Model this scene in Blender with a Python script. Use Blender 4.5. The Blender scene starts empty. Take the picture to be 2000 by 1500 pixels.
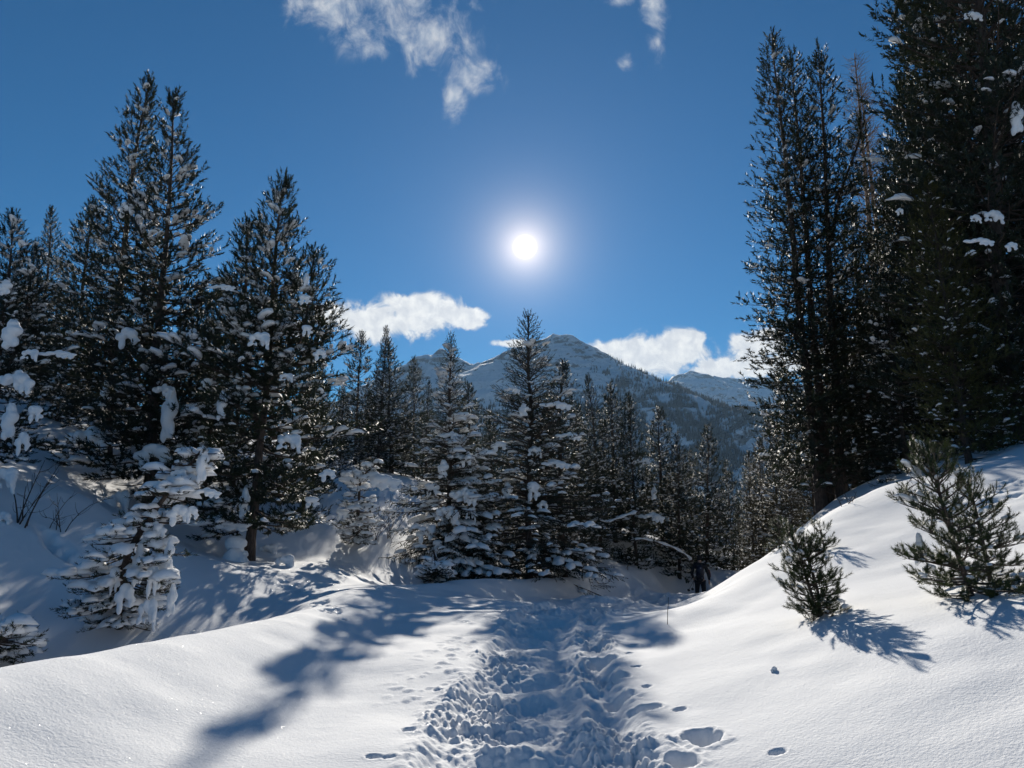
import bpy, math, random
import numpy as np
from mathutils import Matrix, Vector

C = bpy.context.scene.collection
S = bpy.context.scene
R = math.radians

# ------------------------------------------------------------------ camera, sky, sun, exposure
EYE = np.array([0.0, 0.0, 1.6]); PITCH = R(10.0); F = 1389.0
cam = bpy.data.cameras.new('camera'); cam_o = bpy.data.objects.new('camera', cam); C.objects.link(cam_o)
cam_o.location = EYE; cam_o.rotation_euler = (R(90) + PITCH, 0, 0)
cam.sensor_width = 36; cam.lens = F / 2000 * 36; cam.clip_start = 0.05; cam.clip_end = 30000
S.camera = cam_o

SUN_EL, SUN_AZ = R(20.9), R(1.1)
SUN = np.array([math.sin(SUN_AZ) * math.cos(SUN_EL), math.cos(SUN_AZ) * math.cos(SUN_EL), math.sin(SUN_EL)])
sl = bpy.data.lights.new('sun', 'SUN'); sl.energy = 5.0; sl.angle = R(0.55); sl.color = (1.0, 0.94, 0.84)
so = bpy.data.objects.new('sun', sl); C.objects.link(so)
LAMP = np.array([math.sin(R(.2)) * math.cos(R(22.1)), math.cos(R(.2)) * math.cos(R(22.1)), math.sin(R(22.1))])
so.rotation_euler = Vector(LAMP).to_track_quat('Z', 'Y').to_euler(); so.location = (0, 50, 40)
S.view_settings.view_transform = 'Standard'; S.view_settings.look = 'None'
S.view_settings.exposure = 0.48; S.view_settings.gamma = 1; S.view_settings.use_curve_mapping = False
S.cycles.max_bounces = 5; S.cycles.diffuse_bounces = 3; S.cycles.glossy_bounces = 2
S.cycles.transmission_bounces = 3; S.cycles.transparent_max_bounces = 4; S.cycles.volume_bounces = 0
S.cycles.sample_clamp_indirect = 4

def ray(px, py):
    u = (px - 1000) / F; v = (750 - py) / F
    return np.array([u, math.cos(PITCH) - v * math.sin(PITCH), math.sin(PITCH) + v * math.cos(PITCH)])
def at(px, py, t):
    return EYE + ray(px, py) * t

class NT:
    """small helper for node trees"""
    def __init__(s, tree): s.t = tree; s.n = tree.nodes; s.l = tree.links
    def new(s, kind, **kw):
        n = s.n.new(kind)
        for k, v in kw.items(): setattr(n, k, v)
        return n
    def put(s, sock, val):
        if isinstance(val, bpy.types.NodeSocket): s.l.new(val, sock)
        elif val is not None: sock.default_value = val
    def math(s, op, a, b=None, c=None, clamp=False):
        n = s.new('ShaderNodeMath', operation=op, use_clamp=clamp)
        s.put(n.inputs[0], a); s.put(n.inputs[1], b)
        if c is not None: s.put(n.inputs[2], c)
        return n.outputs[0]
    def vmath(s, op, a, b=None):
        n = s.new('ShaderNodeVectorMath', operation=op)
        s.put(n.inputs[0], a); s.put(n.inputs[1], b)
        return n.outputs['Value'] if op in ('DOT_PRODUCT', 'LENGTH') else n.outputs[0]
    def noise(s, vec, scale, detail=4, rough=0.5, dist=0.0):
        n = s.new('ShaderNodeTexNoise'); s.put(n.inputs['Vector'], vec)
        n.inputs['Scale'].default_value = scale; n.inputs['Detail'].default_value = detail
        n.inputs['Roughness'].default_value = rough; n.inputs['Distortion'].default_value = dist
        return n.outputs['Fac']
    def ramp(s, fac, stops, interp='LINEAR'):
        n = s.new('ShaderNodeValToRGB'); s.put(n.inputs[0], fac); n.color_ramp.interpolation = interp
        e = n.color_ramp.elements
        while len(e) < len(stops): e.new(0.5)
        for i, (p, c) in enumerate(stops): e[i].position = p; e[i].color = (*c, 1) if len(c) == 3 else c
        return n.outputs[0]
    def range(s, v, a, b, c=0.0, d=1.0, kind='SMOOTHSTEP'):
        n = s.new('ShaderNodeMapRange', interpolation_type=kind); s.put(n.inputs[0], v)
        for i, q in enumerate((a, b, c, d)): s.put(n.inputs[i + 1], q)
        return n.outputs[0]
    def mix(s, f, a, b, kind='MIX'):
        n = s.new('ShaderNodeMix', data_type='RGBA', blend_type=kind)
        s.put(n.inputs[0], f); s.put(n.inputs[6], a); s.put(n.inputs[7], b)
        return n.outputs[2]

def azel(px, py):
    d = ray(px, py)
    return math.atan2(d[0], d[1]), math.atan2(d[2], math.hypot(d[0], d[1]))

world = bpy.data.worlds.new('World'); S.world = world; world.use_nodes = True
w = NT(world.node_tree); w.n.clear()
sky = w.new('ShaderNodeTexSky', sky_type='NISHITA')
sky.sun_disc = False; sky.sun_elevation = SUN_EL; sky.sun_rotation = SUN_AZ
sky.altitude = 2000; sky.air_density = 1.0; sky.dust_density = 0.05; sky.ozone_density = 2.5
D = w.vmath('NORMALIZE', w.new('ShaderNodeTexCoord').outputs['Generated'])
sep = w.new('ShaderNodeSeparateXYZ'); w.put(sep.inputs[0], D)
az = w.math('ARCTAN2', sep.outputs[0], sep.outputs[1]); el = w.math('ARCSINE', sep.outputs[2])
comb = w.new('ShaderNodeCombineXYZ'); w.put(comb.inputs[0], az); w.put(comb.inputs[1], el)
pos = comb.outputs[0]
hs = w.new('ShaderNodeHueSaturation'); hs.inputs['Saturation'].default_value = 1.68; hs.inputs['Value'].default_value = 1.0
w.put(hs.inputs['Color'], sky.outputs[0])
skyc = hs.outputs[0]
# clouds: lobes of vapour in the far sky, broken up by fractal noise
n1 = w.noise(pos, 22, 9, 0.62, 0.5)
n2 = w.noise(pos, 60, 6, 0.6, 0.3)
def lobe(px, py, rx, ry, k=1.0):
    a, e = azel(px, py)
    q = w.vmath('MULTIPLY', w.vmath('SUBTRACT', pos, (a, e, 0)), (F * 0.98 / rx, F * 0.98 / ry, 0))
    return w.math('MULTIPLY', w.math('SUBTRACT', 1.0, w.vmath('LENGTH', q)), k)
def cloud(lobes):
    m = None
    for L in lobes:
        v = lobe(*L); m = v if m is None else w.math('SMOOTH_MAX', m, v, 0.25)
    return m
wispy = cloud([(750, 5, 250, 95), (850, 75, 100, 85), (640, 20, 130, 60), (740, 95, 50, 30), (925, 150, 80, 34),
               (885, 185, 34, 55), (1275, 30, 34, 55), (1285, 80, 24, 42), (1205, 0, 50, 18), (1225, 122, 26, 18, .7)])
puffy = cloud([(820, 612, 105, 50), (735, 632, 120, 46), (905, 622, 60, 26), (630, 618, 50, 30), (1285, 692, 120, 50), (1215, 690, 100, 34),
               (1330, 668, 60, 28), (1400, 722, 90, 26), (1478, 672, 60, 36), (1480, 716, 90, 28), (1000, 670, 45, 12),
               (1620, 700, 130, 30), (560, 640, 70, 20)])
dw = w.range(w.math('ADD', w.math('MULTIPLY', wispy, 0.8), w.math('MULTIPLY', w.math('SUBTRACT', n1, 0.52), 2.4)), 0.02, 0.95)
dw = w.math('MULTIPLY', dw, w.range(wispy, -0.25, 0.35))
dp = w.range(w.math('ADD', w.math('MULTIPLY', puffy, 0.9), w.math('MULTIPLY', w.math('SUBTRACT', n1, 0.52), 1.7)), 0.02, 0.34)
dp = w.math('MULTIPLY', dp, w.range(puffy, -0.2, 0.25))
cov = w.math('MAXIMUM', w.math('MULTIPLY', dw, 0.9), dp, clamp=True)
shade = w.range(n2, 0.3, 0.75, 0.0, 1.0)
ccol = w.mix(shade, (5.2, 6.2, 7.8, 1), (10.2, 10.3, 10.5, 1))
ccol2 = w.mix(dp, ccol, w.mix(shade, (10., 10.2, 10.6, 1), (14.5, 14.3, 13.7, 1)))
skyc = w.mix(cov, skyc, ccol2)
# the sun's disc and the aureole round it
dd = w.vmath('DOT_PRODUCT', D, tuple(SUN))
ang = w.math('ARCCOSINE', w.math('MINIMUM', dd, 0.9999999))
core = w.range(ang, R(0.1), R(1.05), 40.0, 0.0)
gl1 = w.math('MULTIPLY', w.math('EXPONENT', w.math('MULTIPLY', w.math('POWER', w.math('DIVIDE', ang, R(1.25)), 0.9), -1.0)), 31.0)
gl2 = w.math('MULTIPLY', w.math('EXPONENT', w.math('DIVIDE', ang, -R(9.0))), 2.4)
def scale(col, f):
    n = w.new('ShaderNodeVectorMath', operation='SCALE'); w.put(n.inputs[0], col); w.put(n.inputs[3], f); return n.outputs[0]
add = w.vmath('ADD', scale((1.0, 0.97, 0.9), core), w.vmath('ADD', scale((1.0, 0.80, 0.60), gl1), scale((0.75, 0.85, 1.0), gl2)))
skyc = w.vmath('ADD', skyc, add)
bg = w.new('ShaderNodeBackground'); w.put(bg.inputs[0], skyc); bg.inputs[1].default_value = 0.048
w.put(w.new('ShaderNodeOutputWorld').inputs[0], bg.outputs[0])

# ------------------------------------------------------------------ materials
def mat(name):
    m = bpy.data.materials.new(name); m.use_nodes = True
    t = NT(m.node_tree); b = t.n['Principled BSDF']
    return m, t, b
def bump(t, b, h, strength, dist, prev=None):
    n = t.new('ShaderNodeBump'); t.put(n.inputs['Height'], h)
    n.inputs['Strength'].default_value = strength; n.inputs['Distance'].default_value = dist
    if prev is not None: t.put(n.inputs['Normal'], prev)
    t.put(b.inputs['Normal'], n.outputs[0]); return n.outputs[0]

def snow_material(name, ground):
    m, t, b = mat(name)
    p = t.new('ShaderNodeTexCoord').outputs['Object'] if not ground else t.new('ShaderNodeNewGeometry').outputs['Position']
    big = t.noise(p, 0.7, 3)
    col = t.mix(t.range(big, 0.3, 0.7), (0.82, 0.825, 0.835, 1), (0.88, 0.88, 0.88, 1))
    b.inputs['Roughness'].default_value = 0.8; b.inputs['Specular IOR Level'].default_value = 0.12
    if ground:
        # crystals that catch the sun
        v = t.new('ShaderNodeTexVoronoi'); t.put(v.inputs['Vector'], p); v.inputs['Scale'].default_value = 150
        r = t.new('ShaderNodeSeparateColor'); t.put(r.inputs[0], v.outputs['Color'])
        glint = t.math('MULTIPLY', t.math('GREATER_THAN', r.outputs[0], 0.988), t.math('LESS_THAN', v.outputs['Distance'], 0.35))
        t.put(b.inputs['Roughness'], t.range(glint, 0, 1, 0.85, 0.25))
        t.put(b.inputs['Specular IOR Level'], t.range(glint, 0, 1, 0.08, 0.8))
        h = t.math('ADD', t.math('MULTIPLY', t.noise(p, 9, 5, 0.6), 0.5), t.math('MULTIPLY', t.noise(p, 45, 4, 0.65), 0.5))
        n = bump(t, b, h, 0.42, 0.03)
        n2 = t.new('ShaderNodeVectorMath', operation='SUBTRACT'); t.put(n2.inputs[0], v.outputs['Color']); n2.inputs[1].default_value = (.5, .5, .5)
        s2 = t.new('ShaderNodeVectorMath', operation='SCALE'); t.put(s2.inputs[0], n2.outputs[0]); t.put(s2.inputs[3], t.math('MULTIPLY', glint, 1.3))
        t.put(b.inputs['Normal'], t.vmath('NORMALIZE', t.vmath('ADD', n, s2.outputs[0])))
    else:
        h = t.math('ADD', t.noise(p, 7, 4, 0.6), t.math('MULTIPLY', t.noise(p, 30, 3), 0.3))
        bump(t, b, h, 0.5, 0.03)
        b.inputs['Subsurface Weight'].default_value = 0.0
    t.put(b.inputs['Base Color'], col)
    return m
M_snow = snow_material('ground_snow', True)
M_load = snow_material('branch_snow', False)

def needle_material(name, dark, light, rough=0.55):
    m, t, b = mat(name)
    g = t.new('ShaderNodeNewGeometry')
    oi = t.new('ShaderNodeObjectInfo')
    f = t.math('ADD', t.math('MULTIPLY', t.noise(g.outputs['Position'], 1.4, 3), 0.7), t.math('MULTIPLY', g.outputs['Random Per Island'], 0.5))
    f = t.math('ADD', f, t.math('MULTIPLY', t.math('SUBTRACT', oi.outputs['Random'], 0.5), 0.3))
    t.put(b.inputs['Base Color'], t.mix(t.range(f, 0.25, 0.95), (*dark, 1), (*light, 1)))
    b.inputs['Roughness'].default_value = rough; b.inputs['Specular IOR Level'].default_value = 0.3
    tr = t.new('ShaderNodeBsdfTranslucent'); tr.inputs[0].default_value = (light[0] * 1.3, light[1] * 1.5, light[2] * .8, 1)
    mx = t.new('ShaderNodeMixShader'); mx.inputs[0].default_value = 0.10
    t.l.new(b.outputs[0], mx.inputs[1]); t.l.new(tr.outputs[0], mx.inputs[2])
    t.l.new(mx.outputs[0], t.n['Material Output'].inputs[0])
    return m
M_pine = needle_material('pine_needles', (0.011, 0.017, 0.011), (0.030, 0.037, 0.019))
M_spruce = needle_material('spruce_needles', (0.013, 0.020, 0.014), (0.034, 0.043, 0.025))
M_lit_olive = needle_material('lit_olive_needles', (0.036, 0.040, 0.012), (0.100, 0.094, 0.026))  # sunlight on a pine put into the needle colour: brighter yellow-green copy
M_young = needle_material('young_needles', (0.020, 0.032, 0.011), (0.050, 0.064, 0.022))
M_brown = needle_material('dull_needles', (0.024, 0.023, 0.014), (0.052, 0.045, 0.026))

def bark_material(name, a, c):
    m, t, b = mat(name)
    p = t.new('ShaderNodeTexCoord').outputs['Object']
    q = t.vmath('MULTIPLY', p, (1, 1, 0.25))
    f = t.noise(q, 28, 5, 0.65)
    t.put(b.inputs['Base Color'], t.mix(t.range(f, 0.35, 0.65), (*a, 1), (*c, 1)))
    b.inputs['Roughness'].default_value = 0.85
    bump(t, b, f, 0.9, 0.03)
    return m
M_bark = bark_material('pine_bark', (0.028, 0.020, 0.016), (0.090, 0.064, 0.050))
M_twig = bark_material('twig_bark', (0.034, 0.024, 0.018), (0.080, 0.056, 0.042))
M_larch = bark_material('larch_bark', (0.100, 0.066, 0.050), (0.190, 0.130, 0.095))

def plain(name, col, rough=0.7, grain=0.15, sc=40):
    m, t, b = mat(name)
    p = t.new('ShaderNodeTexCoord').outputs['Object']
    f = t.noise(p, sc, 3)
    t.put(b.inputs['Base Color'], t.mix(f, tuple(c * (1 - grain) for c in col) + (1,), tuple(min(1, c * (1 + grain)) for c in col) + (1,)))
    b.inputs['Roughness'].default_value = rough
    bump(t, b, f, 0.2, 0.005)
    return m

# ------------------------------------------------------------------ numeric helpers
def hash2(i, j, s):
    h = (i.astype(np.int64) * 374761393 + j.astype(np.int64) * 668265263 + s * 974634777) & 0xffffffff
    h = ((h ^ (h >> 13)) * 1274126177) & 0xffffffff
    h = ((h ^ (h >> 16)) * 2246822519) & 0xffffffff
    return ((h ^ (h >> 15)) & 0xffffff) / float(0xffffff)
def vnoise(x, y, s=0):
    i = np.floor(x); j = np.floor(y); fx = x - i; fy = y - j
    fx = fx * fx * fx * (fx * (fx * 6 - 15) + 10); fy = fy * fy * fy * (fy * (fy * 6 - 15) + 10)
    a = hash2(i, j, s); b = hash2(i + 1, j, s); c = hash2(i, j + 1, s); d = hash2(i + 1, j + 1, s)
    return (a * (1 - fx) + b * fx) * (1 - fy) + (c * (1 - fx) + d * fx) * fy
def fbm(x, y, o=4, s=0, g=0.5):
    r = 0; a = 1; tot = 0
    for k in range(o):
        r = r + a * vnoise(x * 2 ** k + 13.7 * k, y * 2 ** k - 7.1 * k, s + k); tot += a; a *= g
    return r / tot - 0.5
def ridged(x, y, o=4, s=0):
    r = 0; a = 1; tot = 0
    for k in range(o):
        r = r + a * (1 - np.abs(2 * vnoise(x * 2 ** k + 5.3 * k, y * 2 ** k + 9.2 * k, s + k) - 1)); tot += a; a *= 0.5
    return r / tot
def caps(x, y, cell, s, prob=0.7):
    """rounded clods scattered on a jittered grid; 0..1"""
    X = x / cell; Y = y / cell; i0 = np.floor(X); j0 = np.floor(Y); out = np.zeros_like(x)
    for di in (-1, 0, 1):
        for dj in (-1, 0, 1):
            i = i0 + di; j = j0 + dj
            cx = i + hash2(i, j, s); cy = j + hash2(i, j, s + 1); rr = 0.25 + 0.5 * hash2(i, j, s + 2) ** 1.5
            on = hash2(i, j, s + 3) < prob
            el_ = 0.7 + 0.6 * hash2(i, j, s + 4)
            d2 = ((X - cx) / el_) ** 2 + ((Y - cy) * el_) ** 2
            v = np.sqrt(np.maximum(0, rr * rr - d2)) * on
            out = np.maximum(out, v)
    return out
def sstep(a, b, x):
    t = np.clip((x - a) / (b - a), 0, 1); return t * t * (3 - 2 * t)

# ------------------------------------------------------------------ terrain
ctrl = []
def cp(x, y, z): ctrl.append((x, y, z))
TR = np.array([(0.05, -6, 0.05), (0.10, 0, 0), (0.15, 4.8, 0), (0.27, 6.7, 0), (0.58, 10.4, -0.03), (1.25, 13.9, -0.22), (2.6, 18.9, -0.62),
               (5.1, 25.4, -1.15), (7.8, 30.5, -1.80), (12, 36, -2.6), (18, 43, -3.6)])
for p in TR: cp(*p)
for p in [(-1.3, 4.8, .04), (-1.2, 8, .03), (-1.1, 11, .0), (-.7, 15, -.2), (.3, 17.3, -.62), (1.0, 19.5, -.80), (3.4, 25.3, -1.25), (6.2, 31, -1.7), (-1.5, 1, .05)]: cp(*p)
# right slope
for p in [(1.0, 3.5, .06), (1.2, 6, .08), (1.35, 8.5, .05), (1.7, 11, .02), (2.3, 3.5, .36), (2.8, 4.6, .58), (4.2, 5.6, .98), (3.0, 7.3, .55), (4.4, 7.05, .90),
          (2.9, 10.9, .30), (3.9, 12.4, .56), (5.0, 13.3, 1.02), (6.2, 14.2, 1.55), (7.3, 14.7, 1.96), (8.6, 15.0, 2.24), (11.2, 15.5, 2.97),
          (6.6, 11.7, 1.54), (6.8, 9.7, 1.58), (9, 10, 2.2), (7, 5, 1.8), (12, 5, 3.0), (5, 0, 1.2), (12, -8, 2.4),
          (4.6, 16.5, -.15), (3.83, 15, -.30), (3.17, 12.4, .06), (4.7, 15, .15), (5.7, 15.2, .80), (4.5, 17.6, -.75), (5.55, 21.8, -1.2), (6.6, 25.9, -1.55), (6.9, 20.5, -.5), (7.9, 20, .1), (10, 22.3, 1.9), (9, 27, -.8), (10.5, 18.5, 2.5), (14, 20, 3.3), (18, 26, 3.8), (13.5, 28, 1.2), (17, 35, .5), (25, 20, 6),
          (30, 40, 5), (24, 50, -2), (12, 45, -4)]: cp(*p)
# left hollow and slope
for p in [(-5.4, 9.8, -.6), (-4.8, 6.8, -.4), (-5.2, 3, .2), (-7, 7, .5), (-4.3, 12.4, -.05), (-8.8, 14.2, 1.95), (-11.5, 16, 3.0), (-8.1, 16.3, 1.1), (-5.8, 16.5, .45),
          (-7.4, 11.5, .8), (-9.5, 11, 1.8), (-4.6, 16.5, .38), (-3.3, 15, .05), (-5.0, 20.5, .68), (-4.7, 30, 2.3), (-3.4, 22.5, .6), (-2.6, 18.4, -.38), (-.8, 22.3, -.62),
          (-8, 24, 2.0), (-14, 22, 4.5), (-18, 12, 5.0), (-14, 6, 3.5), (-12, -6, 2.5), (-6, -6, .6), (-10, 35, 4.2), (-20, 35, 7), (1.3, 25.4, -.75), (1.0, 28, -.2), (3.2, 29, -.1), (6, 31.5, -.45),
          (9.8, 36, -1.1), (3, 36, 0.3), (-3, 40, 2.5), (8, 45, -2), (-2, 60, 0), (-25, 60, 6), (20, 60, -6), (35, 60, 0), (-30, 0, 7), (30, 0, 7), (0, -20, 1), (-20, -20, 3), (20, -20, 3)]: cp(*p)
CT = np.array(ctrl); n = len(CT)
def tps_k(d2): return 0.5 * d2 * np.log(d2 + 1e-9)
A_ = np.zeros((n + 3, n + 3))
A_[:n, :n] = tps_k((CT[:, None, 0] - CT[None, :, 0]) ** 2 + (CT[:, None, 1] - CT[None, :, 1]) ** 2) + np.eye(n) * 0.05
A_[:n, n] = 1; A_[:n, n + 1:] = CT[:, :2]; A_[n, :n] = 1; A_[n + 1:, :n] = CT[:, :2].T
W_ = np.linalg.solve(A_, np.concatenate([CT[:, 2], np.zeros(3)]))
def base_h(x, y):
    x = np.atleast_1d(np.asarray(x, float)); y = np.atleast_1d(np.asarray(y, float)); sh = x.shape
    x = x.ravel(); y = y.ravel()
    r = np.hypot(x, y - 15); k = np.minimum(1, 48 / np.maximum(r, 1e-6))
    xc = x * k; yc = 15 + (y - 15) * k
    z = W_[n] + W_[n + 1] * xc + W_[n + 2] * yc
    for i in range(n): z += W_[i] * tps_k((xc - CT[i, 0]) ** 2 + (yc - CT[i, 1]) ** 2)
    far = sstep(48, 600, r)
    z = z * (1 - far) - 70 * far
    return z.reshape(sh)

def seg_near(x, y, P):
    """distance, arc parameter, signed side and interpolated z of the nearest point on polyline P"""
    best = np.full(x.shape, 1e9); par = np.zeros_like(x); side = np.zeros_like(x); zz = np.zeros_like(x); acc = 0
    for a, b in zip(P[:-1], P[1:]):
        ab = b[:2] - a[:2]; L = np.hypot(*ab); t = np.clip(((x - a[0]) * ab[0] + (y - a[1]) * ab[1]) / L ** 2, 0, 1)
        dx = x - a[0] - t * ab[0]; dy = y - a[1] - t * ab[1]; d = np.hypot(dx, dy)
        s = np.sign(ab[0] * dy - ab[1] * dx); m = d < best
        best = np.where(m, d, best); par = np.where(m, acc + t * L, par); side = np.where(m, s, side); zz = np.where(m, a[2] + t * (b[2] - a[2]), zz)
        acc += L
    return best, par, side, zz
def smooth_line(P, k=8):
    P = np.asarray(P, float); out = []
    Q = np.vstack([2 * P[0] - P[1], P, 2 * P[-1] - P[-2]])
    for i in range(1, len(Q) - 2):
        for u in np.arange(k) / k:
            out.append(0.5 * ((2 * Q[i]) + (-Q[i - 1] + Q[i + 1]) * u + (2 * Q[i - 1] - 5 * Q[i] + 4 * Q[i + 1] - Q[i + 2]) * u * u + (-Q[i - 1] + 3 * Q[i] - 3 * Q[i + 1] + Q[i + 2]) * u ** 3))
    out.append(P[-1]); return np.array(out)
CREST = smooth_line([(-3.9, 2.5, .56), (-3.55, 5.2, .50), (-3.3, 7.5, .35), (-2.95, 10.6, .20), (-2.6, 14.3, .12), (-1.5, 16.6, -.02), (-.6, 19.2, -.18),
                     (1.5, 22.6, -.50), (3.7, 26.6, -.66), (7.6, 33, -.95), (10.6, 35.6, -1.3), (14, 39, -2.0)], 4)
CB = CREST[:, 2] - base_h(CREST[:, 0], CREST[:, 1])
CREST[:, 2] = CB                                               # bank height above the base surface
TRS = smooth_line(TR, 4)

def soft_h(x, y):
    """ground without the trodden track's small relief"""
    z = base_h(x, y)
    d, s, side, b = seg_near(x, y, CREST)
    w_in = 1.02 - 0.27 * sstep(8, 16, s); w_out = 0.85 - 0.1 * sstep(8, 16, s)
    d = d + 0.12 * fbm(x * .5, y * .5, 2, 4)
    z = z + b * np.exp(-(d / np.where(side < 0, w_in, w_out)) ** 2 * 0.9) * (1 - sstep(38, 42, s)) 
    rr = np.hypot(x, y)
    z = z + 0.16 * fbm(x * .45, y * .45, 3, 21) * sstep(2, 14, rr) + .05 * fbm(x * 1.3, y * 1.3, 2, 33)
    z = z + 0.5 * fbm(x * .16, y * .16, 2, 55) * sstep(16, 40, rr) * sstep(0, 5, seg_near(x, y, TRS)[0])
    return z
def ground_px(px, py, far=60):
    """the point where the sight line through a pixel meets the ground"""
    r_ = ray(px, py); t = np.linspace(2, far, 3000)
    P = EYE[None] + r_[None] * t[:, None]
    k = np.argmax(P[:, 2] < soft_h(P[:, 0], P[:, 1])); return P[k]
def gz(x, y): return float(soft_h(np.array([x], float), np.array([y], float))[0])

PITS = []                                                      # x, y, half width, half length, depth, angle
for px, py, a, b_, dp_ in [(1372, 1442, .115, .14, .13), (1332, 1490, .10, .10, .12), (1258, 1388, .13, .08, .09), (1210, 1362, .14, .12, .12), (1200, 1325, .14, .13, .12),
                          (1180, 1290, .13, .13, .12), (1168, 1262, .13, .14, .12), (1195, 1240, .10, .1, .08), (1240, 1303, .045, .04, .05), (1228, 1276, .05, .04, .05), (1206, 1255, .05, .05, .05),
                          (1248, 1302, .03, .03, .04), (1328, 1386, .05, .04, .05), (1264, 1342, .045, .04, .05), (1516, 1469, .05, .035, .04), (798, 1427, .045, .05, .05), (728, 1480, .05, .035, .05), (760, 1482, .05, .02, .03),
                          (855, 1350, .045, .05, .05), (860, 1392, .04, .04, .04), (1238, 1260, .05, .05, .05), (1215, 1228, .06, .06, .05)]:
    g = ground_px(px, py); PITS.append((g[0], g[1], a, b_, dp_))
rs = np.random.RandomState(5)
for k in range(90):                                            # hare tracks on the left knoll and along the bank
    u = rs.rand()
    px, py = (535 + u * 120 + rs.randn() * 9, 1120 + u * 75 + rs.randn() * 7)
    g = ground_px(px, py); PITS.append((g[0], g[1], .05, .06, .045))
for k in range(60):
    u = rs.rand(); g = ground_px(1850 + 150 * u + rs.randn() * 15, 1000 - 50 * u + rs.randn() * 14); PITS.append((g[0], g[1], .09, .08, .05))
for k in range(40):
    u = rs.rand(); g = ground_px(80 + 90 * u + rs.randn() * 5, 1040 + 75 * u + rs.randn() * 6); PITS.append((g[0], g[1], .09, .10, .05))

def ground_h(x, y):
    z = soft_h(x, y)
    near = np.hypot(x, y) < 60
    xs = x[near]; ys = y[near]; zs = z[near]
    d, s, side, _ = seg_near(xs, ys, TRS)
    sd = d * side * -1                                         # + to the right
    wob = 0.22 * fbm(s * 1.1, sd * .0 + 3, 3, 71)
    hw = 0.64 + wob * .7 + 0.10 * sstep(8, 3, s - 6)
    m = sstep(hw + .10, hw - .12, d)
    e = np.exp(-((d - hw) / .17) ** 2)
    zs = zs - 0.085 * m + .022 * e * (1 + 1.6 * fbm(xs * 3, ys * 3, 2, 8))
    # stride hummocks along the tread and the pushed-up step right of centre
    zs = zs + m * (.045 * np.sin(s * 8.5 + 3 * fbm(xs, ys, 2, 90)) * np.exp(-((sd + .12) / .35) ** 2) + .055 * np.exp(-((sd - .34 - wob * .4) / .11) ** 2) + .10 * fbm(xs * 2.3, ys * 2.3, 3, 40))
    churn = np.clip(sstep(hw + .26, hw - .05, d + .3 * fbm(xs * 2, ys * 2, 3, 12)) * (0.35 + .65 * sstep(.1, .42, d)), 0, 1)
    fade = sstep(30, 12, np.hypot(xs, ys))
    xw = xs + .10 * fbm(xs * 5, ys * 5, 2, 51); yw = ys + .10 * fbm(xs * 5, ys * 5, 2, 52)
    c = .035 * caps(xw, yw, .15, 1, .35) + .038 * caps(xw + 3, yw, .075, 11, .5) + .034 * caps(xs, ys + 9, .05, 23, .75)
    c = c * (.25 + 1.0 * sstep(-.12, .18, fbm(xs * 1.7, ys * 1.7, 3, 88)))
    zs = zs + churn * (c * (1.15 * fade + .3) + .075 * fbm(xs * 7, ys * 7, 4, 61, .6))
    # loose crumbs beside the track
    crumb = sstep(1.7, .9, d) * sstep(.1, .3, fbm(xs * 1.2, ys * 1.2, 2, 77) + .12)
    zs = zs + crumb * .035 * caps(xs, ys + 4, .10, 31, .30)
    for (px_, py_, a, b_, dep) in PITS:
        k = np.where((np.abs(xs - px_) < .8) & (np.abs(ys - py_) < .8))[0]
        if len(k):
            dx = (xs[k] - px_); dy = (ys[k] - py_)
            q = np.sqrt((dx / a) ** 2 + (dy / b_) ** 2) * (1 + .5 * fbm(xs[k] * 14, ys[k] * 14, 2, 3))
            zs[k] += -dep * sstep(1.35, .25, q) + .10 * dep * np.exp(-((q - 1.3) / .3) ** 2)
    z[near] = zs
    return z

def mesh_obj(name, V, faces, material, parent=None, smooth=True):
    me = bpy.data.meshes.new(name)
    V = np.asarray(V, np.float32); F_ = np.asarray(faces, np.int32); k = F_.shape[1]
    me.vertices.add(len(V)); me.vertices.foreach_set('co', V.ravel())
    me.loops.add(F_.size); me.loops.foreach_set('vertex_index', F_.ravel())
    me.polygons.add(len(F_)); me.polygons.foreach_set('loop_start', np.arange(0, F_.size, k, dtype=np.int32))
    me.polygons.foreach_set('loop_total', np.full(len(F_), k, np.int32))
    me.polygons.foreach_set('use_smooth', np.full(len(F_), smooth))
    me.update(calc_edges=True)
    if isinstance(material, (list, tuple)):
        for m_ in material: me.materials.append(m_)
    else: me.materials.append(material)
    o = bpy.data.objects.new(name, me); C.objects.link(o)
    if parent is not None: o.parent = parent
    return o
def tag(o, label=None, cat=None, group=None, kind=None):
    if label: o['label'] = label
    if cat: o['category'] = cat
    if group: o['group'] = group
    if kind: o['kind'] = kind
    return o
def empty(name, loc=(0, 0, 0), rz=0.0, sc=1.0):
    o = bpy.data.objects.new(name, None); C.objects.link(o)
    o.location = loc; o.rotation_euler = (0, 0, rz); o.scale = (sc, sc, sc); o.empty_display_size = .2
    return o

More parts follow.
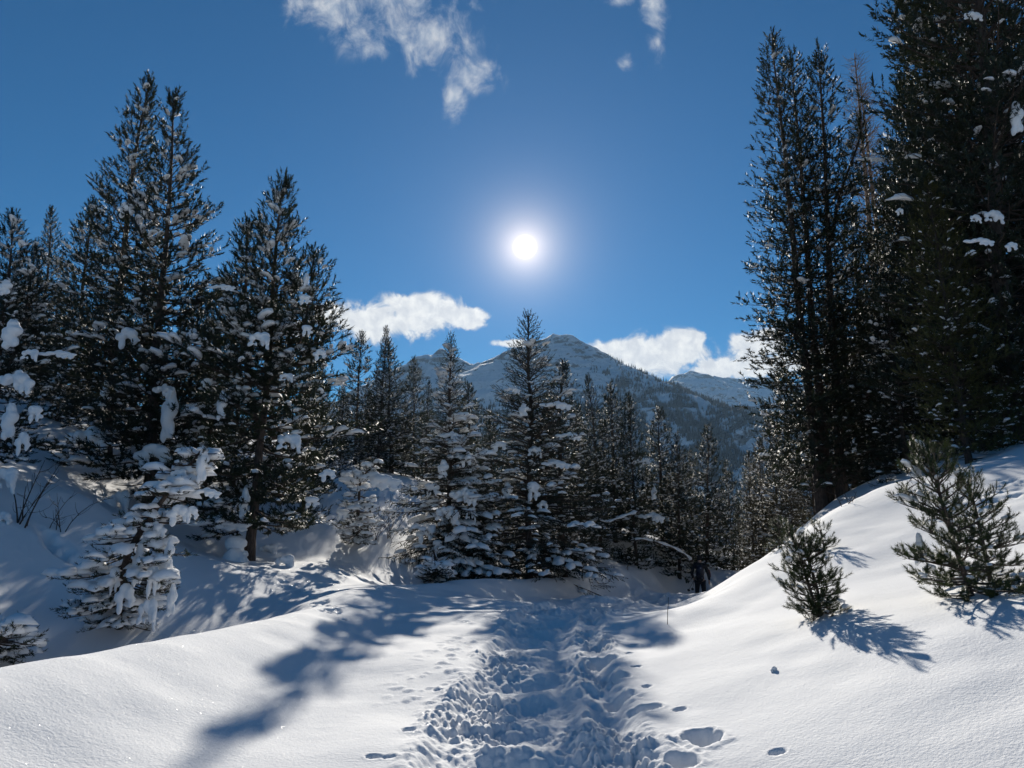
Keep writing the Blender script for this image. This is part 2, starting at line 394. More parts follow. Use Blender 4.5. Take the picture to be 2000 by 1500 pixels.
# one polar sheet of snow, finest where the track is, running out to the horizon
fine = np.concatenate([np.linspace(-42, -16, 110), np.linspace(-16, 22, 350)[1:], np.linspace(22, 42, 70)[1:]])
angs = np.radians(np.concatenate([np.linspace(-180, -42, 46)[:-1], fine, np.linspace(42, 180, 46)[1:-1]]))
rad = np.concatenate([np.linspace(.25, 3.4, 18)[:-1], 3.4 * np.exp(np.arange(0, 520) * .0039), 3.4 * math.exp(519 * .0039) * np.exp(np.arange(1, 150) * .0105)])
rad = np.concatenate([rad, np.geomspace(rad[-1], 9000, 40)[1:]])
RR, AA = np.meshgrid(rad, angs, indexing='ij')
X = RR * np.sin(AA); Y = RR * np.cos(AA); Z = ground_h(X.ravel(), Y.ravel())
nr, na = RR.shape
V = np.column_stack([X.ravel(), Y.ravel(), Z])
V = np.vstack([V, [[0, 0, float(ground_h(np.array([0.0]), np.array([0.01]))[0])]]])
i, j = np.meshgrid(np.arange(nr - 1), np.arange(na), indexing='ij'); j2 = (j + 1) % na
Q = np.stack([i * na + j, i * na + j2, (i + 1) * na + j2, (i + 1) * na + j], -1).reshape(-1, 4)
cen = len(V) - 1; jj = np.arange(na)
Q = np.vstack([Q, np.stack([np.full(na, cen), (jj + 1) % na, jj, jj], -1)[:0]])
ground = mesh_obj('snow_ground', V, Q[:, ::-1], M_snow)
tag(ground, 'deep snow with a trodden track, smooth bank and right-hand slope', kind='structure')
print('ground', len(V))

# ------------------------------------------------------------------ mountains
def mountain(name, crests, xr, yr, step, slope, seed, material, spur=130):
    gx = np.arange(*xr, step); gy = np.arange(*yr, step); Xm, Ym = np.meshgrid(gx, gy); x = Xm.ravel(); y = Ym.ravel()
    wx = x + 90 * fbm(x / 420, y / 420, 3, seed); wy = y + 90 * fbm(x / 420, y / 420, 3, seed + 9)
    z = np.full(x.shape, -400.0)
    for P, sl_ in crests:
        P = np.array(P); acc = 0
        for a, b in zip(P[:-1], P[1:]):
            ab = b[:2] - a[:2]; L = np.hypot(*ab)
            t = np.clip(((x - a[0]) * ab[0] + (y - a[1]) * ab[1]) / L ** 2, 0, 1)
            d0 = np.hypot(x - a[0] - t * ab[0], y - a[1] - t * ab[1])
            d = np.hypot(wx - a[0] - t * ab[0], wy - a[1] - t * ab[1])
            k = sstep(30, 250, d0); d = d0 * (1 - k) + d * k
            s = acc + t * L
            g = ridged(s / 260 + .1 * fbm(x / 200, y / 200, 2, 5), d / 1500, 3, seed + 3) - .55
            zz = a[2] + t * (b[2] - a[2]) - sl_ * d + g * spur * sstep(0, 500, d) + 55 * (fbm(s / 60, d / 90, 3, seed + 6)) * sstep(0, 60, d) + 20 * fbm(s / 26, d * 0, 2, seed + 8) * sstep(60, 0, d)
            z = np.maximum(z, zz); acc += L
    z = z + 24 * fbm(x / 60, y / 60, 3, seed + 12)
    ny, nx = Xm.shape
    i, j = np.meshgrid(np.arange(ny - 1), np.arange(nx - 1), indexing='ij')
    Q = np.stack([i * nx + j, i * nx + j + 1, (i + 1) * nx + j + 1, (i + 1) * nx + j], -1).reshape(-1, 4)
    keep = np.max(z[Q], axis=1) > -90; Q = Q[keep]
    used = np.unique(Q); rm = np.full(len(x), -1); rm[used] = np.arange(len(used))
    o = mesh_obj(name, np.column_stack([x, y, z])[used], rm[Q], material)
    def hh(px_, py_):
        ii = np.clip(((py_ - yr[0]) / step).astype(int), 0, ny - 1); jk = np.clip(((px_ - xr[0]) / step).astype(int), 0, nx - 1)
        return z.reshape(ny, nx)[ii, jk]
    return o, hh
def mountain_material():
    m, t, b = mat('alpine_rock_and_snow')
    g = t.new('ShaderNodeNewGeometry'); p = g.outputs['Position']
    s = t.new('ShaderNodeSeparateXYZ'); t.put(s.inputs[0], g.outputs['Normal'])
    ps = t.new('ShaderNodeSeparateXYZ'); t.put(ps.inputs[0], p)
    f = t.math('ADD', s.outputs[2], t.math('MULTIPLY', t.math('SUBTRACT', t.noise(p, 0.014, 9, 0.72), 0.5), 1.25))
    f = t.math('SUBTRACT', f, t.math('MULTIPLY', t.range(ps.outputs[2], 500, 1000), 0.10))
    rock = t.mix(t.noise(p, .05, 5), (0.10, 0.095, 0.09, 1), (0.22, 0.21, 0.20, 1))
    t.put(b.inputs['Base Color'], t.mix(t.range(f, 0.64, 0.72), rock, (0.88, 0.885, 0.89, 1)))
    b.inputs['Roughness'].default_value = 0.8
    bump(t, b, t.noise(p, .03, 7, .65), 1.0, 32)
    return m
M_mtn = mountain_material()
def A3(px, py, t): return tuple(at(px, py, t))
main_crest = [A3(760, 790, 4600), A3(815, 718, 4600), A3(860, 681, 4600), A3(885, 697, 4550), A3(925, 712, 4500), A3(965, 700, 4450), A3(1000, 690, 4400), A3(1045, 668, 4250), A3(1080, 656, 4150),
              A3(1105, 652, 4050), A3(1125, 664, 3950), A3(1160, 684, 3800), A3(1200, 706, 3600), A3(1250, 727, 3350), A3(1300, 748, 3150), A3(1400, 792, 2800), A3(1500, 832, 2500), A3(1640, 890, 2200), A3(1900, 960, 2000)]
spur1 = [A3(1105, 655, 4050), A3(1070, 735, 3500), A3(1030, 800, 3050), A3(980, 860, 2700)]
spur2 = [A3(1160, 690, 3800), A3(1190, 775, 3200), A3(1220, 850, 2700)]
spur3 = [A3(860, 684, 4600), A3(880, 760, 4000), A3(860, 830, 3500)]
mtn, mtn_h = mountain('mountain', [(main_crest, .62), (spur1, .75), (spur2, .75), (spur3, .75)], (-1800, 2700), (1500, 5200), 13, .6, 3, M_mtn, 190)
tag(mtn, 'snowy rocky peak with a long wooded ridge falling to the right', kind='structure')
far_crest = [A3(1180, 800, 6900), A3(1300, 748, 6900), A3(1350, 723, 6900), A3(1390, 734, 6900), A3(1450, 739, 6900), A3(1500, 736, 6900), A3(1600, 760, 6900), A3(1900, 740, 6900)]
mtn2, _h2 = mountain('mountain', [(far_crest, .5)], (300, 5200), (4800, 8200), 26, .5, 77, M_mtn, 90)
tag(mtn2, 'small pointed snowy mountain far behind the wooded ridge', kind='structure')

def distant_wood():
    r = np.random.RandomState(3); N = 150000
    x = r.uniform(-1100, 1900, N); y = r.uniform(1700, 4000, N); z = mtn_h(x, y)
    P = np.column_stack([x, y, z]); d = P - EYE
    c, s = math.cos(PITCH), math.sin(PITCH)
    dep = d[:, 1] * c + d[:, 2] * s; px = 1000 + F * d[:, 0] / dep; py = 750 - F * (-d[:, 1] * s + d[:, 2] * c) / dep
    line = np.interp(px, [700, 900, 1000, 1100, 1180, 1250, 1330, 1450, 1700], [830, 825, 800, 770, 715, 728, 755, 800, 880])
    dens = sstep(line - 5, line + 120, py + 60 * fbm(x / 120, y / 300, 3, 8)) * .9 + .10 * sstep(line - 30, line + 30, py)
    dens *= np.where(px > 1180, 1.5, .6)
    dens = np.clip(dens + .55 * sstep(770, 840, py), 0, 1)
    strip = fbm(x / 45, y / 160, 3, 99)
    dens *= sstep(-.16, .05, strip + .10 * sstep(780, 860, py))
    k = (r.rand(N) < dens) & (px > 650) & (px < 1720) & (z > -70)
    P = P[k]; N = len(P); print('distant trees', N)
    h = r.uniform(15, 29, N); w_ = h * r.uniform(.13, .19, N)
    a = np.arange(5) * 2 * np.pi / 5
    ring = np.stack([np.cos(a), np.sin(a)], -1)
    V = np.zeros((N, 6, 3)); V[:, :5, 0] = P[:, None, 0] + ring[None, :, 0] * w_[:, None]; V[:, :5, 1] = P[:, None, 1] + ring[None, :, 1] * w_[:, None]
    V[:, :5, 2] = P[:, None, 2] - 1; V[:, 5] = P + np.column_stack([np.zeros(N), np.zeros(N), h])
    f = np.array([(q, (q + 1) % 5, 5) for q in range(5)])
    Fc = (np.arange(N)[:, None, None] * 6 + f[None]).reshape(-1, 3)
    m, t, b = mat('distant_conifers')
    g = t.new('ShaderNodeNewGeometry')
    t.put(b.inputs['Base Color'], t.mix(g.outputs['Random Per Island'], (.014, .018, .017, 1), (.035, .036, .034, 1))); b.inputs['Roughness'].default_value = .9
    o = mesh_obj('distant_forest', V.reshape(-1, 3), Fc, m, smooth=False)
    tag(o, 'dark conifer forest covering the lower mountain ridge', 'forest', kind='stuff')
distant_wood()

# ------------------------------------------------------------------ tree builder
class Parts:
    def __init__(s): s.tubes = {}; s.shoots = []; s.pads = []
    def tube(s, path, r0, r1, key='bough', m=5):
        path = np.asarray(path, float)
        k = np.linspace(0, len(path) - 1, m); i = np.minimum(k.astype(int), len(path) - 2); f = (k - i)[:, None]
        s.tubes.setdefault((key, m), []).append((path[i] * (1 - f) + path[i + 1] * f, np.linspace(r0, r1, m)))
def tubes_mesh(items, sides):
    P = np.array([a for a, _ in items]); Rr = np.array([b for _, b in items]); N, m, _ = P.shape
    T = np.gradient(P, axis=1); T /= np.linalg.norm(T, axis=2, keepdims=True) + 1e-9
    ref = np.where(np.abs(T[..., 2:3]) > .9, np.array([1.0, 0, 0]), np.array([0, 0, 1.0]))
    U = np.cross(T, ref); U /= np.linalg.norm(U, axis=2, keepdims=True) + 1e-9; W = np.cross(T, U)
    a = np.arange(sides) * 2 * np.pi / sides
    V = P[:, :, None] + Rr[..., None, None] * (U[:, :, None] * np.cos(a)[:, None] + W[:, :, None] * np.sin(a)[:, None])
    i, j = np.meshgrid(np.arange(m - 1), np.arange(sides), indexing='ij'); j2 = (j + 1) % sides
    q = np.stack([i * sides + j, i * sides + j2, (i + 1) * sides + j2, (i + 1) * sides + j], -1).reshape(-1, 4)
    return V.reshape(-1, 3), (np.arange(N)[:, None, None] * m * sides + q).reshape(-1, 4)
def merge(parts):
    V = []; Fc = []; o = 0
    for v, f in parts: V.append(v); Fc.append(f + o); o += len(v)
    return np.concatenate(V), np.concatenate(Fc)
def shoots_mesh(P, Dr, L, Rd, k, width, rng, fwd=.55):
    """needle brushes: k thin needles round each shoot"""
    n_ = len(P); Dr = Dr / (np.linalg.norm(Dr, axis=1, keepdims=True) + 1e-9)
    ref = np.where(np.abs(Dr[:, 2:3]) > .9, np.array([1.0, 0, 0]), np.array([0, 0, 1.0]))
    U = np.cross(Dr, ref); U /= np.linalg.norm(U, axis=1, keepdims=True); W = np.cross(Dr, U)
    a = rng.rand(n_, k) * 2 * np.pi; s = (np.arange(k)[None] + rng.rand(n_, k)) / k
    out = U[:, None] * np.cos(a)[..., None] + W[:, None] * np.sin(a)[..., None]
    tan = -U[:, None] * np.sin(a)[..., None] + W[:, None] * np.cos(a)[..., None]
    base = P[:, None] + Dr[:, None] * (s * L[:, None])[..., None]
    ln = Rd[:, None] * rng.uniform(.75, 1.2, (n_, k)); ff = fwd + .9 * s ** 3
    tip = base + (out * (1 / (1 + ff))[..., None] + Dr[:, None] * (ff / (1 + ff) * 1.25)[..., None]) * (ln * 1.25)[..., None]
    wd = tan * (width * rng.uniform(.7, 1.3, (n_, k)))[..., None] * .5
    V = np.stack([base - wd, base + wd, tip], 2).reshape(-1, 3)
    return V, np.arange(len(V)).reshape(-1, 3)
def pad_template(seg, rings):
    V = [(0, 0, 1)]; 
    for r_ in range(1, rings):
        ph = math.pi * r_ / rings
        for s in range(seg): V.append((math.sin(ph) * math.cos(2 * math.pi * s / seg), math.sin(ph) * math.sin(2 * math.pi * s / seg), math.cos(ph)))
    V.append((0, 0, -1)); Fc = []
    for s in range(seg): Fc.append((0, 1 + s, 1 + (s + 1) % seg))
    for r_ in range(rings - 2):
        for s in range(seg):
            a = 1 + r_ * seg + s; b = 1 + r_ * seg + (s + 1) % seg; Fc += [(a, a + seg, b), (b, a + seg, b + seg)]
    l = len(V) - 1; a = 1 + (rings - 2) * seg
    for s in range(seg): Fc.append((l, a + (s + 1) % seg, a + s))
    return np.array(V, float), np.array(Fc)
def pads_mesh(P, ax, A, B, H, rng, seg=7, rings=4):
    """snow pillows lying on boughs: length A along ax, width B, height H"""
    T, Fc = pad_template(seg, rings); n_ = len(P)
    ax = ax / (np.linalg.norm(ax, axis=1, keepdims=True) + 1e-9)
    side = np.cross(ax, [0, 0, 1.0]); side /= np.linalg.norm(side, axis=1, keepdims=True) + 1e-9; up = np.cross(side, ax)
    Tn = T[None] * rng.uniform(.74, 1.24, (n_, len(T), 1))
    zz = np.where(Tn[..., 2] < 0, Tn[..., 2] * .45, Tn[..., 2])
    V = P[:, None] + ax[:, None] * (Tn[..., 0] * A[:, None])[..., None] + side[:, None] * (Tn[..., 1] * B[:, None])[..., None] + up[:, None] * (zz * H[:, None])[..., None]
    V[..., 2] -= (np.abs(Tn[..., 0]) ** 2 * A[:, None] * .18)
    return V.reshape(-1, 3), (np.arange(n_)[:, None, None] * len(T) + Fc[None]).reshape(-1, 3)

def curve_path(p0, az, e0, e1, L, m, sway=0.0, rng=None):
    e = np.linspace(e0, e1, m - 1); a = az + sway * np.linspace(0, 1, m - 1)
    st = np.stack([np.cos(e) * np.cos(a), np.cos(e) * np.sin(a), np.sin(e)], -1) * L / (m - 1)
    return np.vstack([[p0], p0 + np.cumsum(st, 0)])

def build_tree(seed, trunks, Rmax, base, kind='pine', spacing=.3, per=6, e_low=-18, e_top=44, curl=26, sub_sp=.15, sub_len=.38, sp_shoot=.16,
               shootL=(.20, .32), shootR=(.080, .105), k=27, width=.026, snow=.35, padscale=1.0, tr=.011, profile=None, gap=.10, ragged=.32, side_limit=None, twig_r=.004, dead=0.0, maxsub=.85):
    """trunks: list of (path points, height of the crown's foot along the path 0..1, radius scale)"""
    rng = np.random.RandomState(seed); random.seed(seed); B = Parts(); SP = []; SD = []; SL = []; SR = []; PP = []; PA = []; PS = []
    trunk_items = []
    for path, cb, rs_ in trunks:
        path = smooth_line(path, 6); seglen = np.linalg.norm(np.diff(path, axis=0), axis=1); H = seglen.sum(); cum = np.concatenate([[0], np.cumsum(seglen)])
        path = path + np.column_stack([fbm(cum * .6, cum * 0, 2, seed), fbm(cum * .6, cum * 0 + 9, 2, seed), cum * 0]) * .16 * np.minimum(1, cum / 2)[:, None]
        B.tube(path, 0, 0, 'trunk', 18); P18, _ = B.tubes[('trunk', 18)].pop()
        u = np.linspace(0, 1, 18); rad_ = H * tr * (1 - u) ** .85 + .010 + .35 * H * tr * np.exp(-u * 25)
        trunk_items.append((P18, rad_))
        def pt(s):
            return np.array([np.interp(s, cum, path[:, q]) for q in range(3)])
        z = H * cb
        a0 = rng.rand() * 6
        while z < H - .05:
            f = (z - H * cb) / (H * (1 - cb))
            prof = profile(f) if profile else (min(1, .62 + 1.4 * f) * (1 - f) ** .88 * 1.06)
            nb = max(3, int(round(per * (1 - .3 * f) + rng.uniform(-.6, .6))))
            for q in range(nb):
                if rng.rand() < gap: continue
                azb = a0 + q * 2 * math.pi / nb + rng.uniform(-.35, .35)
                L = Rmax * rs_ * prof * rng.uniform(1 - ragged * 1.5, 1 + ragged) * (1.06 + .4 * fbm(np.array([z * .9]), np.array([azb * 1.1]), 2, seed)[0] * 1.5) + .07
                if side_limit: L *= side_limit(azb)
                e0 = R(e_low + (e_top - e_low) * f ** 1.3 + rng.uniform(-9, 9)); e1 = e0 + R(curl * rng.uniform(.5, 1.3) * (1 - .5 * f))
                if kind == 'spruce': e0 += R(8); e1 = e0 - R(26 * (1 - f)) + R(4)
                p0 = pt(min(H, z + rng.uniform(-.08, .08)))
                bp = curve_path(p0, azb, e0, e1, L, 7, rng.uniform(-.3, .3))
                if kind == 'spruce':                                        # the tips lift again
                    bp[-2:, 2] += np.array([.02, .07]) * L
                B.tube(bp, min(.035, .007 + L * .011), twig_r, 'bough', 6)
                if f < dead * rng.uniform(.5, 1.2): continue
                load = rng.rand() ** 1.3
                bl = np.linalg.norm(np.diff(bp, axis=0), axis=1); bc = np.concatenate([[0], np.cumsum(bl)])
                s_ = L * (.22 if kind == 'pine' else .10) + rng.uniform(0, sub_sp); sgn = 1
                def on(path_, cum_, s):
                    p_ = np.array([np.interp(s, cum_, path_[:, c]) for c in range(3)]); i_ = min(len(path_) - 2, np.searchsorted(cum_, s, 'right') - 1); d_ = path_[i_ + 1] - path_[i_]
                    return p_, d_ / (np.linalg.norm(d_) + 1e-9)
                while s_ < L:
                    u_ = s_ / L; p_, d_ = on(bp, bc, s_)
                    la = math.atan2(d_[1], d_[0]); le = math.asin(max(-1, min(1, d_[2])))
                    if kind == 'pine':
                        sa = la + sgn * R(rng.uniform(28, 68)); se = le + R(rng.uniform(-14, 14)); sL = min(maxsub, (sub_len * (1.15 - u_) + .07) * L * rng.uniform(.6, 1.3) + .06); se1 = se + R(rng.uniform(5, 30))
                    else:
                        sa = la + sgn * R(rng.uniform(45, 62)); se = le - R(rng.uniform(0, 14)); sL = min(maxsub, (.52 * (1 - u_) + .08) * L * rng.uniform(.8, 1.15) + .04); se1 = se - R(rng.uniform(-4, 14))
                    sp = curve_path(p_, sa, se, se1, sL, 4)
                    if sL > .10: B.tube(sp, max(.004, twig_r * 1.2), twig_r * .7, 'twig', 3)
                    nn = max(1, int(sL / sp_shoot)); cc = np.concatenate([[0], np.cumsum(np.linalg.norm(np.diff(sp, axis=0), axis=1))])
                    for t_ in range(nn):
                        ss = sL * (t_ + 1) / nn * .97 + .0; qp, qd = on(sp, cc, ss * .92)
                        if kind == 'pine':
                            dd_ = qd + np.array([rng.uniform(-.55, .55), rng.uniform(-.55, .55), rng.uniform(-.05, .85)])
                        else:
                            dd_ = qd + np.array([rng.uniform(-.5, .5), rng.uniform(-.5, .5), rng.uniform(-.35, .15)])
                        SP.append(qp); SD.append(dd_); SL.append(rng.uniform(*shootL)); SR.append(rng.uniform(*shootR))
                    if rng.rand() < snow * (.35 + load) * (1.15 - (.95 if kind == 'spruce' else .5) * f):
                        c_, d2 = on(sp, cc, sL * rng.uniform(.4, .9)); 
                        sc_ = padscale * (.55 + .9 * load) * rng.uniform(.6, 1.3)
                        PP.append(c_ + [0, 0, .035 * sc_ + (.03 if kind == 'pine' else 0)]); PA.append(d2 * [1, 1, .35]); PS.append((.120 * sc_ * (1 + sL * .8), .078 * sc_, .055 * sc_))
                    if rng.rand() < snow * load * .8 * (1.2 - f):
                        sc_ = padscale * (.5 + .8 * load) * rng.uniform(.7, 1.3)
                        PP.append(p_ + [0, 0, .03 * sc_]); PA.append(d_ * [1, 1, .4]); PS.append((.12 * sc_, .065 * sc_, .045 * sc_))
                    s_ += sub_sp * rng.uniform(.7, 1.3) * (.55 if kind == 'spruce' else 1); sgn = -sgn
                SP.append(bp[-1]); SD.append(bp[-1] - bp[-2] + [0, 0, .02]); SL.append(shootL[1]); SR.append(shootR[1])
            z += spacing * rng.uniform(.7, 1.25) * (1 - .35 * f); a0 += 1.1
        for q in range(9 if kind == 'pine' else 4):
            SP.append(path[-1] - [0, 0, .09 * q]); SD.append(np.array([rng.uniform(-.35, .35), rng.uniform(-.35, .35), 1])); SL.append(shootL[1]); SR.append(shootR[1] * .9)
    out = {}
    tv, tf = tubes_mesh(trunk_items, 10); out['trunk'] = (tv, tf)
    pr = []
    for (key, m), it in B.tubes.items():
        if it: pr.append(tubes_mesh(it, 5 if key == 'bough' else 3))
    out['boughs'] = merge(pr)
    out['crown'] = shoots_mesh(np.array(SP), np.array(SD), np.array(SL), np.array(SR), k, width, rng, .38 if kind == 'pine' else .8)
    if PP:
        S3 = np.array(PS); out['snow'] = pads_mesh(np.array(PP), np.array(PA), S3[:, 0], S3[:, 1], S3[:, 2], rng)
    print('tree', seed, {a: len(b[1]) for a, b in out.items()})
    return out

def straight(H, lean=(0, 0), off=(0, 0), bend=0.0):
    return [(off[0] + lean[0] * u + bend * math.sin(u * 3.1), off[1] + lean[1] * u, H * u) for u in (0, .25, .5, .75, 1)]

MESH = {}
def proto(key, data, needles, bark=None):
    d = {}
    for part, (v, f) in data.items():
        mt = {'trunk': bark or M_bark, 'boughs': M_twig if bark is None else bark, 'crown': needles, 'snow': M_load}[part]
        o = mesh_obj({'trunk': 'trunk', 'boughs': 'branches', 'crown': 'crown', 'snow': 'branch_snow'}[part], v, f, mt, smooth=(part != 'crown'))
        d[o.name.split('.')[0]] = o.data; bpy.data.objects.remove(o)
    MESH[key] = d
def plant(key, name, x, y, z, rz, sc, label, cat, group=None, sink=.06, needles=None, wide=1.0, parts=None):
    root = empty(name, (x, y, z - sink), rz); root.scale = (sc * wide, sc * wide, sc)
    if HT.get(key, 0) > 5 and group: q_ = random.Random(int(abs(x) * 917 + y * 31)); root.rotation_euler = (R(q_.uniform(-2.2, 2.2)), R(q_.uniform(-2.2, 2.2)), rz)
    tag(root, label, cat, group)
    for pn, me in MESH[key].items():
        if parts and pn not in parts: continue
        o = bpy.data.objects.new(pn, me); C.objects.link(o); o.parent = root
        if pn == 'crown' and needles is not None:
            o.material_slots[0].link = 'OBJECT'; o.material_slots[0].material = needles
        if pn in ('crown', 'branch_snow', 'branches'): o['kind'] = 'stuff'
    return root
HT = {}

proto('pine_a', build_tree(11, [(straight(9.3, (.25, .1)), .10, 1), ([(.1, 0, 3.0), (-.35, .1, 4.3), (-.55, .1, 6.2), (-.6, .1, 8.2)], .15, .5), ([(.2, 0, 4.2), (.85, 0, 5.1), (1.05, 0, 6.2), (1.1, 0, 7.3)], .2, .42)],
      2.15, .1, snow=.42, padscale=1.0, per=6, e_low=-20, spacing=.27, ragged=.32), M_pine); HT['pine_a'] = 9.3
proto('pine_b', build_tree(22, [(straight(10.5, (-.1, .2), bend=.12), .05, 1)], 2.0, .1, snow=.36, padscale=.95, spacing=.27, dead=.04), M_pine); HT['pine_b'] = 10.5
proto('pine_c', build_tree(33, [(straight(11.5, (.15, .0), bend=-.1), .06, 1)], 1.75, .1, snow=.42, padscale=.8, spacing=.30, dead=.05), M_pine); HT['pine_c'] = 11.5
proto('pine_d', build_tree(44, [(straight(9.0, (.0, .1)), .05, 1)], 1.75, .1, snow=.30, padscale=.8, spacing=.30, k=22, width=.030, curl=22, ragged=.34), M_pine); HT['pine_d'] = 9.0
proto('pine_e', build_tree(55, [(straight(8.2, (.1, .1)), .03, 1)], 1.55, .1, snow=.42, padscale=.8, spacing=.27, k=22, width=.030), M_pine); HT['pine_e'] = 8.2
proto('spruce_a', build_tree(66, [(straight(6.8), .02, 1)], 1.5, .05, kind='spruce', spacing=.17, per=8, e_low=-16, e_top=48, sub_sp=.15, sp_shoot=.11, shootL=(.12, .17), shootR=(.026, .036), k=10, width=.024,
      snow=.26, padscale=1.25, profile=lambda f: (1 - f) ** 1.15 * (.9 + .25 * min(1, f * 5)), ragged=.32, gap=.12, maxsub=.5), M_spruce); HT['spruce_a'] = 6.8
proto('spruce_b', build_tree(77, [(straight(8.0), .02, 1)], 1.95, .05, kind='spruce', spacing=.17, per=8, e_low=-12, e_top=45, sub_sp=.18, sp_shoot=.11, shootL=(.12, .17), shootR=(.026, .036), k=10, width=.024,
      snow=.18, padscale=1.1, profile=lambda f: (1 - f) ** .9 * (.9 + .2 * min(1, f * 5)), ragged=.36, gap=.14, maxsub=.5), M_spruce); HT['spruce_b'] = 8.0
tri = [(straight(16.0, (-.55, 0), (-.25, 0)), .05, 1.0), (straight(15.6, (-.1, .2), (.1, .25)), .10, .85), (straight(15.4, (.35, -.1), (.35, -.05)), .08, .95), ([(.5, 0, 8), (1.2, 0, 10.5), (1.9, 0, 12.2), (2.0, 0, 13.0)], .15, .3)]
proto('pine_triple', build_tree(88, tri, 2.0, .1, snow=.08, padscale=.8, spacing=.33, per=7, k=20, width=.036, shootL=(.24, .36), shootR=(.09, .12), sp_shoot=.20, sub_sp=.23, dead=.02, tr=.0095, e_low=-18, e_top=38, curl=18, ragged=.38,
      profile=lambda f: min(1, .75 + .7 * f) * (1 - f) ** .75, gap=.20), M_pine); HT['pine_triple'] = 16.0
proto('pine_dark', build_tree(99, [(straight(15.0, (.3, .2)), .06, 1)], 2.4, .1, snow=.12, padscale=.9, spacing=.30, per=7, k=20, width=.038, shootL=(.24, .36), shootR=(.09, .12), sp_shoot=.20, sub_sp=.21, dead=.03, e_low=-12,
      profile=lambda f: min(1, .8 + .6 * f) * (1 - f) ** .6), M_pine); HT['pine_dark'] = 15.0

for tname, (k_) in {k: v for k, v in HT.items()}.items(): pass

# ------------------------------------------------------------------ snow clumps (rounded, sagging loads)
def lumps(seed, balls, vox=.06):
    """fuse overlapping balls into one sagging lump of snow"""
    rng = np.random.RandomState(seed); T, Fc = pad_template(14, 9); Vs = []; Fs = []
    for (x, y, z, a, b, c) in balls: Vs.append((T * [a, b, c] + [x, y, z], Fc))
    v, f = merge(Vs); o = mesh_obj('snow_clump', v, f, M_load)
    m = o.modifiers.new('r', 'REMESH'); m.mode = 'VOXEL'; m.voxel_size = vox
    m2 = o.modifiers.new('s', 'SMOOTH'); m2.factor = .6; m2.iterations = 3
    dg = bpy.context.evaluated_depsgraph_get(); me = bpy.data.meshes.new_from_object(o.evaluated_get(dg))
    bpy.data.objects.remove(o)
    co = np.zeros(len(me.vertices) * 3); me.vertices.foreach_get('co', co); co = co.reshape(-1, 3)
    nn = 1 + .34 * fbm(co[:, 0] * 2.6 + seed, co[:, 2] * 2.6 + co[:, 1], 3, seed)
    nn = nn + .07 * fbm(co[:, 0] * 8 + seed, co[:, 2] * 8 + co[:, 1] * 5, 2, seed + 4); co *= nn[:, None]; me.vertices.foreach_set('co', co.astype(np.float32).ravel())
    me.polygons.foreach_set('use_smooth', np.ones(len(me.polygons), bool)); me.update()
    return me
def bough_load(seed, n_, spread, drop):
    q = np.random.RandomState(seed); b_ = []
    for k in range(n_):
        u = k / (n_ - 1) * 2 - 1; r_ = q.uniform(.20, .42) * (1.15 - .5 * abs(u))
        b_.append((u * spread + q.uniform(-.1, .1), q.uniform(-.2, .2), -drop * u * u + q.uniform(-.12, .12) + .2, r_ * q.uniform(.9, 1.4), r_, r_ * q.uniform(.8, 1.2)))
        if q.rand() < .55: b_.append((u * spread + q.uniform(-.15, .15), q.uniform(-.15, .15), -drop * u * u - q.uniform(.2, .5), r_ * .6, r_ * .6, r_ * q.uniform(.8, 1.3)))
    return b_
CL = [lumps(1, bough_load(5, 7, .55, .5)), lumps(2, [(.05, 0, .5, .32, .34, .34), (.15, 0, .15, .42, .42, .36), (-.1, 0, -.2, .38, .4, .34), (.05, .1, -.5, .36, .3, .32), (-.25, .1, -.72, .2, .25, .25), (.3, 0, -.65, .16, .2, .25), (-.3, 0, .1, .2, .2, .25)]),
      lumps(3, bough_load(13, 9, .8, .35)), lumps(4, bough_load(17, 8, .65, .6)), lumps(5, bough_load(23, 6, .4, .7))]
clump_n = [0]
def clump(root, px, py, wpx, hpx, t, shape=None, rot=0.0):
    """a large load of snow hung in a tree's boughs; w and h are its full size on the photograph"""
    bpy.context.view_layer.update()
    t = t + (.4 if t > 13 else .12); P = at(px, py, t); k = t / F
    me = CL[(clump_n[0] if shape is None else shape) % len(CL)]; clump_n[0] += 1
    o = bpy.data.objects.new('snow_clump', me); C.objects.link(o); o.parent = root
    sx = wpx * k / 1.9; sz = hpx * k / 1.7
    Mx = Matrix.Translation(P) @ Matrix.Rotation(rot, 4, 'Y') @ Matrix.Diagonal((sx, min(sx, sz) * .95, sz, 1))
    o.matrix_parent_inverse = Matrix(); o.matrix_basis = root.matrix_world.inverted() @ Mx
    return o

# ------------------------------------------------------------------ planting
def by_top(key, name, px_base, top_py, t, label, cat='pine tree', group=None, rz=None, wide=1.0, sink=.06, needles=None, py_any=1000, height=None, parts=None):
    """stand a tree at a given distance so that its top reaches the height seen in the photograph"""
    r_ = ray(px_base, py_any); yy = t * r_[1]; xx = t * r_[0]
    z = gz(xx, yy); rt = ray(px_base, top_py); top = EYE[2] + rt[2] / rt[1] * yy
    sc = (top - z) / HT[key] if height is None else height / HT[key]
    if rz is None: rz = (px_base * 1.37 + t) % 6.28
    return plant(key, name, xx, yy, z, rz, sc, label, cat, group, sink, needles, wide, parts)

